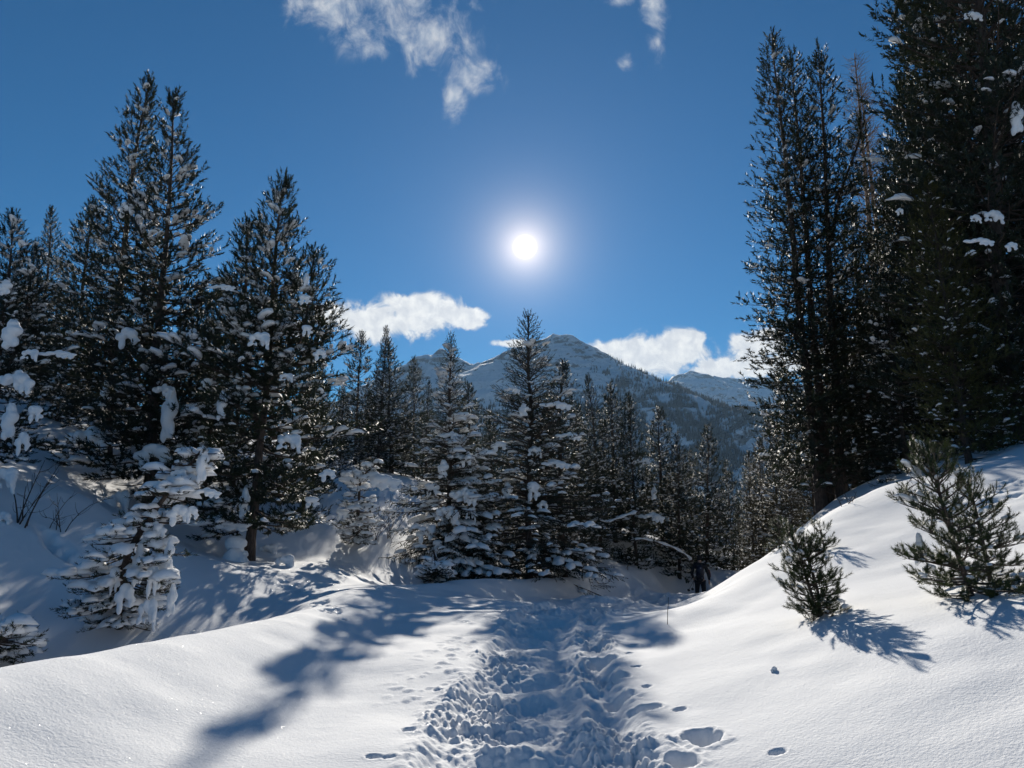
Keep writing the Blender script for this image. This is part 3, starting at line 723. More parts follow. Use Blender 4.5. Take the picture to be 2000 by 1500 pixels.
L5 = by_top('pine_a', 'pine_tree', 492, 350, 16.2, 'snow-laden pine with two tops beside the hollow, its trunk foot bare', rz=0)
L4 = by_top('pine_b', 'pine_tree', 288, 200, 17.5, 'tall snowy pine second from the tallest on the left slope, thick dark trunk', rz=2.1)
L3 = by_top('pine_c', 'pine_tree', 196, 155, 19.5, 'tallest pine of the left group, narrow pointed crown against the sky', rz=0.3)
L2 = by_top('pine_d', 'pine_tree', 118, 392, 23, 'dark pine leaning out behind the tallest left pines', rz=1.0)
L1 = by_top('pine_c', 'pine_tree', 36, 408, 27, 'dark pine at far left behind the snow-heavy pine', rz=4.0)
L0 = by_top('pine_a', 'pine_tree', -30, 420, 13.0, 'snow-heavy pine cut by the left edge of the picture', rz=3.4)
L7 = by_top('pine_e', 'pine_tree', 395, 560, 19.5, 'shorter snowy pine filling the gap between the tall left pines', rz=5.0)
L8 = by_top('pine_d', 'pine_tree', 592, 560, 21, 'slim pine just right of the two-topped pine', rz=2.7, wide=.7)
L9 = by_top('pine_e', 'pine_tree', 90, 560, 20.5, 'snowy pine low between the left edge and the tallest pine', rz=0.7)
for k_, (px, tp, t, key, lab) in enumerate([(690, 652, 36, 'pine_d', 'dark pine at the left end of the row behind the hollow'),
        (735, 640, 34, 'pine_c', 'tall dark pine under the left cloud, leftmost of the middle wood'),
        (762, 672, 36, 'pine_e', 'slim dark pine close beside the tall one under the cloud'),
        (806, 700, 38, 'pine_d', 'round-topped pine standing before the left mountain peak'),
        (832, 745, 33, 'pine_c', 'narrow pine just left of the snowy spruce'),
        (926, 752, 27, 'pine_e', 'narrow dark pine between the two pointed spruces'),
        (962, 800, 25, 'pine_d', 'low dark pine left of the tall spruce'),
        (1100, 706, 24, 'pine_c', 'broad dark pine right behind the tall spruce'),
        (1136, 790, 28, 'pine_e', 'small pine between the tall spruce and the mountain gully'),
        (1172, 735, 29, 'pine_c', 'taller pine of the close pair in the middle row'),
        (1200, 752, 31, 'pine_d', 'second pine of the close pair in the middle row'),
        (1240, 775, 29, 'pine_e', 'snow-dusted pine with a snow lump low on its right'),
        (1292, 800, 32, 'pine_e', 'pine in the row before the wooded ridge, left of two more'),
        (1322, 850, 31, 'pine_d', 'shorter pine in the row before the wooded ridge'),
        (1376, 835, 33, 'pine_e', 'snow-dusted pine at the right end of the row above the skier'),
        (1350, 880, 37, 'pine_d', 'dark pine half hidden behind the last snow-dusted pine'),
        (1430, 905, 43, 'pine_d', 'small dark pine far down the track'),
        (1462, 885, 46, 'pine_c', 'dark pine in the dip beyond the right slope'),
        (1490, 860, 40, 'pine_d', 'brownish pine left of the three-stemmed pine, downhill')]):
    o = by_top(key, 'pine_tree', px, tp, t, lab, 'pine tree', 'pines of the middle wood', rz=k_ * 1.7, wide=[1.15, .85, 1.3, 1.0, .95][k_ % 5] * (1.2 if px in (1376, 1100) else 1), needles=M_brown if px in (1490,) else None)
    if px == 1240: E1 = o
    if px == 1376: E2 = o
M3 = by_top('spruce_a', 'spruce_tree', 878, 652, 21.0, 'pointed snow-covered spruce left of the middle, reaching into the cloud', 'spruce tree', rz=0.5, wide=1.0)
M4 = by_top('spruce_b', 'spruce_tree', 1033, 612, 22.3, 'tallest pointed spruce in the middle, below the sun', 'spruce tree', rz=0.2, wide=1.1)
plant('spruce_a', 'spruce_tree', M3.location.x + .55, M3.location.y + .9, gz(M3.location.x + .55, M3.location.y + .9), 2.2, .62, 'smaller spruce tucked behind the snow-covered one', 'spruce tree')

# fill behind the row: darker trunks and crowns deeper in the wood
rng = np.random.RandomState(9); deep = 0; DEEP = {}
ANCH = [(-60, 'the pine cut by the left edge'), (110, 'the leaning left pine'), (196, 'the tallest left pine'), (288, 'the thick-trunked left pine'), (395, 'the short gap-filling pine'), (492, 'the two-topped pine'), (592, 'the slim pine by two tops'),
        (700, 'the snow-capped young pine'), (762, 'the slim pine under the cloud'), (820, 'the round-topped pine'), (876, 'the snow-covered spruce'), (1033, 'the tallest middle spruce'), (1100, 'the broad pine by the middle spruce'),
        (1185, 'the close pair of pines'), (1240, 'the pine with a low snow lump'), (1305, 'the pine left of the last two in the row'), (1376, 'the last pine above the walker'), (1440, 'the small pine far down the track')]
for px, tp, t in [(660, 760, 30), (715, 760, 42), (785, 790, 44), (860, 850, 36), (900, 880, 32), (990, 880, 34), (1070, 860, 33), (1120, 880, 38), (1160, 900, 36), (1215, 905, 38), (1265, 925, 38), (1310, 930, 40), (1400, 960, 42), (880, 960, 24), (940, 980, 25), (1000, 985, 26), (1060, 990, 26), (1110, 960, 27), (1150, 990, 33), (1190, 1000, 34), (1230, 990, 35), (1290, 1000, 36), (1335, 1010, 37), (1385, 1000, 40), (1440, 990, 42), (700, 830, 33), (745, 860, 35), (790, 880, 37), (840, 930, 30),
                  (622, 700, 27), (552, 560, 24), (450, 580, 23), (390, 640, 28), (350, 560, 24), (290, 640, 22), (240, 520, 25), (170, 560, 24), (140, 640, 29), (90, 600, 27), (60, 560, 23), (10, 520, 24), (-40, 500, 25), (-110, 480, 20), (430, 700, 33), (520, 700, 31), (600, 680, 30), (655, 730, 40)]:
    ws = sorted(ANCH, key=lambda a: abs(a[0] - px)); a_ = ws[0]; seen = DEEP.setdefault(a_[1] + str(px > a_[0]), [])
    seen.append(px); side_ = 'right' if px > a_[0] else 'left'
    lab_ = ['dark deep pine just ' + side_ + ' behind ' + a_[1],
            'second dark pine ' + side_ + ' behind ' + a_[1],
            'dim low pine ' + side_ + ' behind ' + a_[1],
            'faint far pine ' + side_ + ' past ' + a_[1], 'sliver of a hidden pine ' + side_ + ' beyond ' + a_[1]][min(4, len(seen) - 1)]
    by_top(['pine_d', 'pine_c', 'pine_e'][deep % 3], 'pine_tree', px, tp, t, lab_, 'pine tree', 'background pines deep in the wood', rz=deep * 2.3, wide=1.2 if not 560 < px < 700 else .8); deep += 1

T3 = by_top('pine_triple', 'pine_tree', 1622, 62, 22.5, 'tall dark pine of three close stems at the top of the right slope', rz=0.0, sink=.3)
right = [(1700, 400, 25, 'pine_dark', 'dark pine in front of the bare larches', 2.0, None), (1835, 300, 22, 'pine_dark', 'tall black pine between the larches and the right edge', .5, None),
         (2010, -230, 18.5, 'pine_dark', 'huge dark pine whose top leaves the picture at upper right', 1.2, None), (1990, -420, 17, 'pine_dark', 'huge dark pine cut by the right edge', 4.4, None),
         (1950, -60, 24, 'pine_dark', 'dark pine filling behind the two huge right pines', 3.0, None), (1820, 330, 27, 'pine_c', 'dark slim pine in the depth of the right wood', 3.5, None),
         (2080, -300, 20, 'pine_dark', 'dark pine mostly beyond the right edge', 2.9, None), (1905, 330, 15.8, 'pine_dark', 'pine with sunlit olive-green put into its needle colour before the dark right wood', 2.5, M_lit_olive),
         (1560, 700, 30, 'pine_d', 'dull brown pine downhill left of the three-stemmed pine', 1.5, M_brown), (1525, 800, 33, 'pine_e', 'low brownish pine at the left foot of the right wood', .9, M_brown),
         (1590, 780, 26, 'pine_e', 'brownish bushy pine under the three-stemmed pine', 3.9, M_brown), (1680, 640, 29, 'pine_d', 'dark pine behind the three-stemmed pine, right side', .2, None),
         (1545, 870, 24, 'pine_e', 'bushy dull pine low on the edge of the right slope', 5.2, M_brown), (1745, 560, 31, 'pine_d', 'dark pine far back under the larches', 2.2, None),
         (1870, 150, 29, 'pine_dark', 'dark pine deep between the huge pines, top hidden', 1.9, None), (1655, 540, 27, 'pine_dark', 'dark pine close behind the three stems', 5.1, None),
         (1785, 520, 19.5, 'pine_d', 'short dark pine at the forest edge above the right slope', .4, None), (1905, 560, 21, 'pine_e', 'short dark pine in the shade under the huge right pines', 1.4, None),
         (1970, 480, 24, 'pine_d', 'dark pine in the shade by the right edge', 3.4, None), (1845, 620, 20.5, 'pine_d', 'low dark pine between forest floor and slope top', 5.4, None), (1720, 690, 22, 'pine_e', 'low dark pine right of the three stems', 2.4, None),
         (1470, 930, 34, 'pine_e', 'low dull pine at the far left end of the right wood', 2.0, M_brown), (2010, 560, 16.5, 'pine_e', 'bushy pine in painted lit olive cut by the right edge', 1.0, M_lit_olive)]
RT = {}
for px, tp, t, key, lab, rz, nd in right:
    RT[px] = by_top(key, 'pine_tree', px, tp, t, lab, 'pine tree', 'pines of the right wood', rz=rz, sink=.3, needles=nd, wide=1.0 if key != 'pine_dark' else .95)

# bare larches
def larch(seed, H, Rm):
    rng = np.random.RandomState(seed); tk = [(smooth_line(straight(H, (.2, .1)), 4), None)]
    B = Parts(); path = tk[0][0]; B.tube(path, .15, .012, 'trunk', 18)
    z = H * .2
    while z < H - .1:
        f = (z - H * .2) / (H * .8)
        for q in range(4):
            azb = rng.rand() * 6.28; L = Rm * (1 - f) ** .8 * rng.uniform(.6, 1.1) + .1
            p0 = np.array([np.interp(z, path[:, 2], path[:, 0]), np.interp(z, path[:, 2], path[:, 1]), z])
            bp = curve_path(p0, azb, R(5 + 30 * f), R(30 + 30 * f), L, 6); B.tube(bp, .018 * (1 - f) + .007, .005, 'bough', 6)
            for u in np.arange(.15, 1, .15 / max(L, .3)):
                i_ = u * 5; a = int(i_); p_ = bp[a] * (1 - i_ + a) + bp[min(5, a + 1)] * (i_ - a)
                for sg in (-1, 1):
                    B.tube(curve_path(p_, azb + sg * R(rng.uniform(35, 75)), R(rng.uniform(-25, 35)), R(rng.uniform(0, 50)), rng.uniform(.2, .5) * (1.1 - .5 * u), 3), .0055, .003, 'twig', 3)
        z += rng.uniform(.14, .26)
    o = {'trunk': tubes_mesh(B.tubes[('trunk', 18)], 10)}
    o['boughs'] = merge([tubes_mesh(B.tubes[('bough', 6)], 4), tubes_mesh(B.tubes[('twig', 3)], 3)])
    return o
proto('larch', larch(7, 14, 2.0), M_larch, M_larch); HT['larch'] = 14
by_top('larch', 'larch_tree', 1748, 95, 33, 'taller of the two bare larches against the sky', 'larch tree', rz=.4)
by_top('larch', 'larch_tree', 1775, 150, 35, 'shorter bare larch close behind the taller one', 'larch tree', rz=2.4)

# young pines on the right slope
def sapling(seed, stems, Rm, snow=.15):
    return build_tree(seed, [(s, .04, 1) for s in stems], Rm, .02, spacing=.085, per=5, e_low=-6, e_top=50, curl=16, sub_sp=.075, sub_len=.30, sp_shoot=.05, shootL=(.07, .10), shootR=(.036, .046), k=60, width=.0050,
                      snow=snow, padscale=.35, tr=.012, twig_r=.003, gap=.2, ragged=.25, profile=lambda f: min(1, .8 + f) * (1 - f) ** .5)
proto('sap_a', sapling(101, [straight(.95, (-.26, 0), (-.02, 0)), [(.0, 0, 0), (-.02, 0, .3), (-.09, 0, .6), (-.14, 0, .80)]], .27), M_young)
proto('sap_b', sapling(102, [straight(1.18, (-.24, 0), (.02, 0))], .40, .25), M_young)
proto('sap_c', sapling(103, [straight(1.05, (-.10, 0), (.0, 0))], .30, .15), M_young)
proto('sap_d', sapling(104, [straight(.30, (-.05, 0))], .10, .1), M_young)
proto('sap_e', sapling(105, [straight(1.0, (.0, 0))], .45, .1), M_young)
def sap(key, px, py, sc, rz, lab, nd=None):
    g = ground_px(px, py)
    return plant(key, 'pine_sapling', g[0], g[1], g[2], rz, sc, lab, 'pine sapling', 'young pines on the right slope', .03, nd)
S1 = sap('sap_a', 1603, 1203, .86, 0, 'young pine with two stems in the middle of the sunny right slope')
S2 = sap('sap_b', 1895, 1165, 1.0, 0, 'broad young pine beside a slimmer one on the right slope, left of the pair')
S3 = sap('sap_c', 1935, 1135, .92, 0, 'slim young pine behind the broad one, right of the pair')
sap('sap_d', 1612, 1076, 1.15, 0, 'tiny pine seedling high on the sunny slope')
sap('sap_e', 1522, 1072, .5, 1, 'young pine at the skyline edge of the right slope')
sap('sap_d', 1588, 1213, .5, 2, 'small pine tip poking from the snow at the foot of the two-stemmed young pine')

# big snow loads on the boughs
for a in [(247, 407, 42, 38, 18.6), (204, 768, 32, 52, 18.4), (172, 852, 72, 66, 18.2)]: clump(L3, *a)
for a in [(330, 805, 58, 105, 16.3, 1), (300, 885, 95, 62, 16.2, 0), (250, 655, 56, 52, 16.4), (375, 655, 46, 30, 16.4), (318, 760, 34, 36, 16.3), (236, 975, 46, 60, 16.2), (195, 995, 85, 80, 16.0, 3), (405, 745, 30, 22, 16.2)]: clump(L4, *a)
for a in [(433, 790, 38, 56, 14.9, 1), (567, 860, 58, 44, 14.9, 3), (508, 660, 52, 42, 14.9), (596, 580, 36, 24, 15.2), (477, 980, 38, 58, 15.0, 1), (455, 1115, 96, 150, 15.2, 0), (462, 1060, 66, 66, 15.4, 4),
          (420, 1020, 110, 34, 15.2, 2), (600, 640, 32, 26, 15.0), (625, 690, 36, 28, 15.0), (598, 545, 22, 26, 15.3), (432, 560, 44, 18, 15.4), (560, 735, 34, 22, 15), (610, 975, 44, 26, 15), (640, 925, 44, 30, 15)]: clump(L5, *a)
for a in [(22, 650, 70, 56, 11.6), (30, 740, 58, 60, 11.5), (60, 690, 40, 30, 11.5), (18, 820, 56, 70, 11.6, 1), (45, 860, 36, 56, 11.5), (10, 560, 46, 30, 11.8), (110, 690, 60, 22, 11.8, 2), (12, 930, 60, 60, 11.6), (70, 800, 40, 40, 11.6), (8, 1010, 40, 40, 11.6)]: clump(L0, *a)
for a in [(865, 915, 40, 36, 19.8), (905, 965, 44, 46, 19.8), (870, 1000, 46, 40, 19.7, 3), (845, 950, 44, 32, 19.9), (830, 1040, 46, 40, 19.7), (890, 1010, 30, 30, 19.6), (880, 850, 34, 26, 20.1), (920, 1000, 26, 34, 19.9), (855, 1060, 30, 26, 19.6), (910, 900, 30, 24, 20.1)]: clump(M3, *a)
for a in [(1022, 800, 38, 26, 21.2), (1085, 790, 50, 22, 21.2, 2), (1045, 880, 34, 26, 21.2), (1042, 950, 40, 46, 20.9), (975, 870, 44, 24, 21.2), (990, 960, 40, 36, 21.0), (1000, 760, 26, 19.9, 21.4), (1110, 850, 40, 21.4, 21.2, 2), (1085, 905, 44, 22, 21.0, 2), (1060, 985, 30, 26, 21.0)]: clump(M4, *a)
for a in [(1277, 962, 22, 26, 28.0), (1272, 1008, 40, 26, 28.0, 2), (1262, 900, 18, 18, 28)]: clump(E1, *a)
for a in [(1900, 30, 44, 24, 16.8, 3), (1757, 412, 22, 18, 16.8)]: clump(RT[2010], *a)
for a in [(1985, 228, 46, 66, 15.6, 1), (1940, 420, 46, 34, 15.6, 3), (1905, 425, 26, 22, 15.6)]: clump(RT[1990], *a)
for a in [(1912, 470, 46, 22, 14.2, 2), (1975, 480, 36, 24, 14.2)]: clump(RT[1905], *a)
for a in [(1668, 870, 20, 26, 21.5), (1700, 310, 44, 16, 21.5, 2), (1712, 300, 26, 10, 21.5)]: clump(T3, *a)
for a in [(1795, 1070, 40, 60, 6.75, 1), (1815, 1110, 40, 30, 6.7), (1880, 1135, 90, 40, 6.75, 2)]: clump(S2, *a)
clump(S1, 1637, 1172, 22, 12, 6.9)

# ------------------------------------------------------------------ bent snowy pines, shrubs, twigs
def bent_pine(name, pts, Rm, seed, lab, snow=.75, spacing=.15, pad=1.1, cat='young pine'):
    W = np.array(pts); b0 = W[0].copy(); d = build_tree(seed, [((W - b0).tolist(), .12, 1)], Rm, .1, spacing=spacing, per=5, e_low=-28, e_top=-5, curl=25, sub_sp=.12, snow=snow, padscale=pad, k=18, width=.010, sp_shoot=.09, shootL=(.08, .13), shootR=(.04, .05), tr=.012,
                                                        profile=lambda f: min(1, .55 + 1.2 * f) * (1 - f) ** .45)
    proto(name + str(seed), d, M_pine)
    return plant(name + str(seed), name, b0[0], b0[1], b0[2], 0, 1, lab, cat, None, 0)
g0 = ground_px(232, 1215); tt = 9.6
BP = bent_pine('bent_pine', [g0 - [0, 0, .15], at(250, 1100, tt), at(300, 1010, tt), at(350, 940, tt), at(405, 868, tt)], .62, 201, 'young pine bent under heavy snow in the shady hollow')
for a in [(395, 905, 44, 70, 9.4, 1), (350, 925, 40, 34, 9.4, 3), (400, 960, 50, 26, 9.3, 2), (350, 1000, 60, 50, 9.3, 0), (300, 1030, 40, 40, 9.3), (270, 1100, 44, 80, 9.2, 1), (300, 1120, 40, 70, 9.1, 4), (330, 1080, 36, 60, 9.2, 1),
          (245, 1160, 50, 70, 9.1, 0), (290, 1190, 46, 70, 9.0, 3), (335, 1170, 36, 60, 9.1, 1), (225, 1120, 30, 60, 9.2), (375, 1000, 34, 40, 9.3)]: clump(BP, *a)
g1 = ground_px(700, 1058)
BP2 = bent_pine('snowy_shrub', [g1 - [0, 0, .1], at(700, 1000, 18.6), at(705, 940, 18.6), at(735, 905, 18.6)], .52, 202, 'snow-capped young pine in the dip behind the sunny knoll', cat='young pine', snow=.42)
for a in [(722, 935, 96, 46, 18.0, 2), (690, 925, 40, 30, 18.0), (700, 985, 60, 26, 18, 2), (670, 1000, 40, 24, 18)]: clump(BP2, *a)
g2 = ground_px(850, 1128)
BP3 = bent_pine('snowy_shrub', [g2 - [0, 0, .1], at(852, 1110, 16.3), at(850, 1092, 16.3), at(846, 1074, 16.3)], .34, 203, 'small snow-covered pine at the foot of the snow-covered spruce')
clump(BP3, 848, 1098, 34, 36, 16.1, 1)
g3 = ground_px(12, 1255)
BP4 = bent_pine('snowy_shrub', [g3 - [0, 0, .1], at(0, 1250, 7.2), at(10, 1235, 7.2), at(30, 1225, 7.2)], .35, 204, 'low pine tips showing from the snow at the left edge')
clump(BP4, 15, 1225, 60, 24, 7.1, 2)

def shrub(name, px, py, h, spread, nst, seed, lab, t=None, lean=0.0, mt=None, r0=.008):
    g = ground_px(px, py) if t is None else at(px, py, t)
    rng = np.random.RandomState(seed); it = []; tw = []
    for k in range(nst):
        a = rng.uniform(0, 6.28); L = h * rng.uniform(.6, 1.1)
        p = curve_path(np.array([rng.uniform(-.1, .1), rng.uniform(-.1, .1), -.05]) * (1 if nst > 1 else 0), a, R(90 - spread * rng.uniform(.3, 1)), R(90 - spread * rng.uniform(.5, 1.6)), L, 6)
        p[:, 0] += lean * np.linspace(0, 1, 6) ** 1.2 * L
        it.append((p, np.linspace(r0, .003, 6)))
        for q in range(rng.randint(3, 8)):
            u = rng.uniform(.2, .95) * 5; i_ = int(u); p_ = p[i_] * (1 - u + i_) + p[i_ + 1] * (u - i_)
            s = curve_path(p_, a + rng.uniform(-2, 2), R(rng.uniform(-5, 60)), R(rng.uniform(20, 75)), L * rng.uniform(.15, .4), 4)
            s[:, 0] += lean * .5 * np.linspace(0, 1, 4) * L * .3
            tw.append((s, np.linspace(.004, .0022, 4)))
    root = empty(name, tuple(g)); tag(root, lab, 'shrub' if nst > 1 else 'twig')
    v, f = tubes_mesh(it, 6); mesh_obj('stem', v, f, M_twig, root)
    if tw: v, f = tubes_mesh(tw, 4); mesh_obj('twigs', v, f, M_twig, root)['kind'] = 'stuff'
    return root
shrub('bare_shrub', 48, 1025, 1.25, 35, 6, 1, 'bare leaning shrub on the snowy bank at left', lean=.45, r0=.014)
shrub('bare_shrub', 110, 1035, .9, 60, 5, 2, 'low bare shrub spreading right of the leaning one', lean=.5)
shrub('bare_shrub', 1072, 1122, 1.3, 30, 14, 3, 'bare shrub of many stems at the foot of the tall spruce', lean=.25)
shrub('bare_shrub', 1035, 1122, 1.0, 35, 9, 4, 'bare low shrub left under the tall spruce')
shrub('bare_shrub', 760, 1052, 1.5, 30, 9, 5, 'bare shrub beside the snow-capped young pine', lean=.1)
shrub('bare_shrub', 735, 1056, 1.2, 35, 7, 6, 'bare twiggy shrub in the dip behind the knoll')
shrub('bare_shrub', 1222, 1112, .8, 30, 3, 7, 'small forked shrub standing on the shaded bank', lean=.1)
shrub('bare_shrub', 1330, 1100, .6, 50, 4, 8, 'small bare shrub by the fallen stem')
shrub('bare_shrub', 1760, 960, .5, 60, 6, 9, 'bare twigs poking from the top of the right slope')
shrub('bare_shrub', 1655, 985, .45, 60, 5, 10, 'bare twigs at the snowy lip below the three-stemmed pine')
# thin stick beside the track
g = ground_px(1303, 1220); st = empty('twig', tuple(g)); tag(st, 'single thin bare twig standing upright beside the track', 'twig')
v, f = tubes_mesh([(np.array([(0, 0, -.05), (.008, 0, .08), (.015, .01, .17), (.028, .01, .26), (.03, .01, .34)]), np.linspace(.005, .0025, 5))], 6); mesh_obj('stem', v, f, M_twig, st)
# bowed fallen stem under a line of snow
def log(name, pts, r0, r1, lab, snow_r):
    P = smooth_line(pts, 6); b0 = P[0].copy(); root = empty(name, tuple(b0)); tag(root, lab, 'fallen tree')
    v, f = tubes_mesh([(P - b0, np.linspace(r0, r1, len(P)))], 8); mesh_obj('stem', v, f, M_bark, root)
    n_ = len(P); rr = np.linspace(snow_r, snow_r * .55, n_) * (1 + .3 * np.sin(np.arange(n_) * 1.3)); rr[0] = rr[-1] = .005
    v, f = tubes_mesh([(P - b0 + [0, 0, r0 * .8], rr)], 8); mesh_obj('branch_snow', v, f, M_load, root)
log('fallen_tree', [at(1352, 1096, 29.5), at(1325, 1076, 29), at(1290, 1062, 28.5), at(1255, 1054, 28), at(1232, 1056, 28)], .05, .03, 'thin bowed stem with a line of snow behind the skier', .07)
log('fallen_tree', [at(1245, 1000, 26.5), at(1215, 1010, 26.5), at(1185, 1020, 26.5), at(1165, 1012, 26.5)], .035, .02, 'snow-lined dead bough hanging in the middle row of pines', .06)

# snow lumps lying on the ground
for px, py, wd, hh, lab in [(557, 1104, .36, .26, 'rounded snow block sitting on the sunny knoll'), (524, 1078, .40, .24, 'snow lump on the knoll by the pine trunk'), (1512, 1312, .055, .05, 'small snow clod lying on the smooth right slope'),
                            (740, 1150, .12, .08, 'small snow clod on the crest of the bank')]:
    g = ground_px(px, py); o = bpy.data.objects.new('snow_lump', CL[3 if wd > .3 else 0]); C.objects.link(o)
    o.location = g + [0, 0, hh * .3]; o.scale = (wd / 1.3, wd / 1.3, hh / .9); tag(o, lab, 'snow lump')

# ------------------------------------------------------------------ skier
def skinned(name, verts, edges, radii, material, parent, sub=2, rootv=0):
    me = bpy.data.meshes.new(name); me.from_pydata(verts, edges, []); o = bpy.data.objects.new(name, me); C.objects.link(o)
    m = o.modifiers.new('skin', 'SKIN'); sv = me.skin_vertices[0].data
    for q, r_ in enumerate(radii): sv[q].radius = (r_, r_) if not isinstance(r_, tuple) else r_
    sv[rootv].use_root = True
    s = o.modifiers.new('sub', 'SUBSURF'); s.levels = sub; s.render_levels = sub
    dg = bpy.context.evaluated_depsgraph_get(); me2 = bpy.data.meshes.new_from_object(o.evaluated_get(dg)); bpy.data.objects.remove(o)
    me2.name = name; me2.materials.clear(); me2.materials.append(material); me2.polygons.foreach_set('use_smooth', np.ones(len(me2.polygons), bool))
    o = bpy.data.objects.new(name, me2); C.objects.link(o); o.parent = parent; return o
M_skin = plain('skin', (.45, .28, .20), .5); M_jacket = plain('dark_jacket', (.010, .011, .015), .8); M_trousers = plain('black_trousers', (.010, .010, .012), .7)
M_pack = plain('dark_backpack', (.008, .011, .026), .6); M_red = plain('dark_red_fabric', (.09, .012, .012), .6); M_boot = plain('boot', (.015, .015, .016), .4); M_pale = plain('pale_patch', (.25, .27, .36), .5)
M_hat = plain('knit_hat', (.012, .012, .014), .9)
for _y in np.linspace(26, 33, 71):
    _x = ray(1367, 1120)[0] / ray(1367, 1120)[1] * _y; _z = gz(_x, _y)
    _h = ray(1367, 1083); 
    if _z + 1.74 < 1.6 + _h[2] / _h[1] * _y + .02: break
kx, ky, kz = _x, _y, _z; print('walker', kx, ky, kz)
K = empty('person', (kx, ky, kz - .10), R(-12)); tag(K, 'person in dark clothes with a backpack walking away down the track', 'person')
# body: pelvis, spine, neck, head, arms to the hands with fingers, legs
v = [(0, 0, .95), (0, .02, 1.12), (0, .03, 1.32), (0, .03, 1.47), (0, .05, 1.56), (0, .07, 1.66), (0, .08, 1.73)]; e = [(0, 1), (1, 2), (2, 3), (3, 4), (4, 5), (5, 6)]
r_ = [.10, .11, .12, .09, .05, .085, .07]
def add(pts, rad_, start):
    k = start
    for p, q in zip(pts, rad_): v.append(p); r_.append(q); e.append((k, len(v) - 1)); k = len(v) - 1
    return k
add([(-.10, 0, .86), (-.12, .06, .50), (-.12, -.06, .12)], [.095, .065, .045], 0)
add([(.10, 0, .86), (.12, -.02, .50), (.13, -.12, .13)], [.095, .065, .045], 0)
lh = add([(-.19, .02, 1.42), (-.29, -.04, 1.16), (-.24, .12, .96), (-.22, .17, .93)], [.065, .048, .034, .034], 3)
rh = add([(.19, .02, 1.42), (.29, .0, 1.14), (.33, .05, .88), (.335, .07, .82)], [.065, .048, .034, .034], 3)
for kk, (hx, hy, hz), sg in ((lh, (-.22, .17, .93), -1), (rh, (.335, .07, .82), 1)):
    for q in range(4): add([(hx + sg * (.012 * q - .02), hy + .018 * (q - 1.5), hz - .045), (hx + sg * (.012 * q - .025), hy + .018 * (q - 1.5), hz - .075 - .01 * (q in (1, 2)))], [.009, .007], kk)
    add([(hx - sg * .03, hy + .02, hz - .02), (hx - sg * .035, hy + .03, hz - .05)], [.010, .008], kk)
skinned('body', v, e, r_, M_skin, K, 1)
skinned('jacket', [(0, 0, .80), (0, .02, 1.10), (0, .03, 1.32), (0, .03, 1.47), (0, .045, 1.55), (-.20, .02, 1.43), (-.30, -.04, 1.16), (-.245, .11, .97), (.20, .02, 1.43), (.30, .0, 1.14), (.335, .045, .90)],
        [(0, 1), (1, 2), (2, 3), (3, 4), (3, 5), (5, 6), (6, 7), (3, 8), (8, 9), (9, 10)], [(.165, .13), (.16, .14), (.175, .14), (.15, .12), .07, .085, .068, .05, .085, .068, .05], M_jacket, K)
skinned('trousers', [(0, 0, .96), (-.10, 0, .85), (-.125, .06, .50), (-.12, -.06, .10), (.10, 0, .85), (.125, -.02, .50), (.13, -.12, .12)], [(0, 1), (1, 2), (2, 3), (0, 4), (4, 5), (5, 6)],
        [.15, .115, .085, .075, .115, .085, .075], M_trousers, K)
skinned('hat', [(0, .03, 1.60), (0, .05, 1.68), (0, .065, 1.75), (0, .07, 1.80)], [(0, 1), (1, 2), (2, 3)], [.075, .108, .105, .05], M_hat, K)
pk = skinned('backpack', [(0, -.17, .98), (0, -.20, 1.15), (0, -.19, 1.35), (0, -.15, 1.47)], [(0, 1), (1, 2), (2, 3)], [(.14, .10), (.16, .12), (.15, .11), (.10, .07)], M_pack, K)
skinned('pocket', [(0, -.30, 1.06), (0, -.31, 1.2)], [(0, 1)], [(.09, .04), (.09, .04)], M_pack, pk, 1)
skinned('patch', [(-.01, -.30, 1.36), (.05, -.30, 1.36)], [(0, 1)], [.014, .014], M_pale, pk, 1)
skinned('patch', [(.05, -.325, 1.02), (.07, -.325, .99)], [(0, 1)], [.016, .016], M_pale, pk, 1)
skinned('sleeve_panel', [(.325, -.01, 1.30), (.365, 0, 1.16), (.375, .04, 1.0)], [(0, 1), (1, 2)], [.03, .028, .022], M_red, K, 1)
for sx, sy in ((-.12, -.04), (.13, -.10)):
    skinned('boot', [(sx, sy - .08, .06), (sx, sy, .08), (sx, sy + .16, .045), (sx, sy - .02, .2)], [(0, 1), (1, 2), (1, 3)], [.055, .06, .045, .07], M_boot, K, 1, 1)
bpy.context.view_layer.update(); KM = K.matrix_world
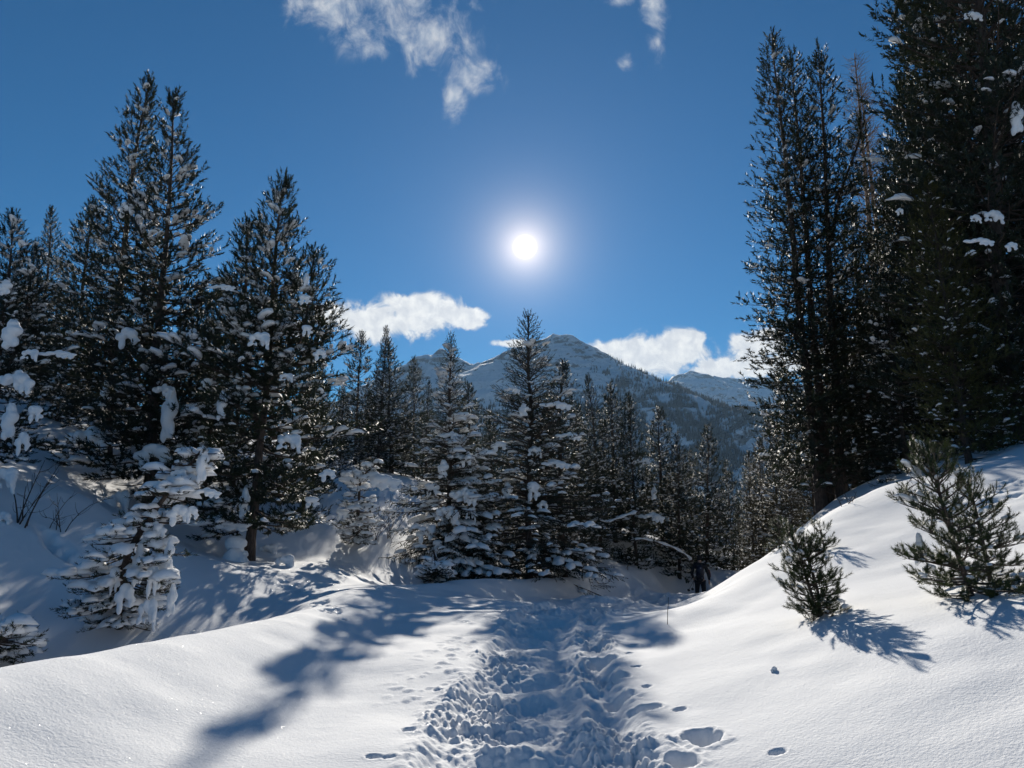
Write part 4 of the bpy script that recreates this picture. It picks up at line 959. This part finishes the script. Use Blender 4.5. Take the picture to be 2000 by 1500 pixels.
for q, dx in enumerate((0, .05)):
    hnd = Vector((-.20, .20, .90)); tip = Vector((-.42 - dx * 3.0 + .10, -.62 + dx, .60 - dx)); hw = hnd + (hnd - tip).normalized() * .25
    a = KM @ hw; b = KM @ tip
    pr_ = empty('ski_pole', tuple(a)); tag(pr_, ['left of two dark ski poles held low in the walker\'s left hand', 'right of two dark ski poles held low in the walker\'s left hand'][q], 'ski pole', 'ski poles carried by the person')
    a_ = np.zeros(3); b_ = np.array(b - a); vv, ff = tubes_mesh([(np.array([a_ + (b_ - a_) * s for s in (0, .5, 1)]), np.array([.009, .009, .007]))], 6); mesh_obj('shaft', vv, ff, M_boot, pr_)
    d_ = b_ / np.linalg.norm(b_); vv, ff = tubes_mesh([(np.array([b_ - d_ * .09, b_ - d_ * .08, b_ - d_ * .07, b_ - d_ * .06]), np.array([.004, .055, .05, .004]))], 10); mesh_obj('basket', vv, ff, M_boot, pr_)
    vv, ff = tubes_mesh([(np.array([a_ - d_ * .02, a_ + d_ * .05, a_ + d_ * .13]), np.array([.018, .016, .015]))], 8); mesh_obj('grip', vv, ff, M_boot, pr_)

# ------------------------------------------------------------------ haze in the valley air
HAZE = 0.00003
if HAZE:
    x0, x1, y0, y1, z0, z1 = -9500, 9500, -9500, 9500, -90, 1700
    vv = np.array([(x, y, z) for x in (x0, x1) for y in (y0, y1) for z in (z0, z1)]); ff = np.array([(0, 1, 3, 2), (4, 6, 7, 5), (0, 4, 5, 1), (2, 3, 7, 6), (0, 2, 6, 4), (1, 5, 7, 3)])
    m = bpy.data.materials.new('valley_haze'); m.use_nodes = True; t = NT(m.node_tree); t.n.clear()
    pv = t.new('ShaderNodeVolumePrincipled'); pv.inputs['Density'].default_value = HAZE; pv.inputs['Color'].default_value = (.42, .68, 1.0, 1); pv.inputs['Anisotropy'].default_value = 0.2
    t.l.new(pv.outputs[0], t.new('ShaderNodeOutputMaterial').inputs['Volume'])
    hz = mesh_obj('haze', vv, ff, m, smooth=False); tag(hz, 'thin bluish air between the near trees and the mountains', 'haze', kind='stuff')
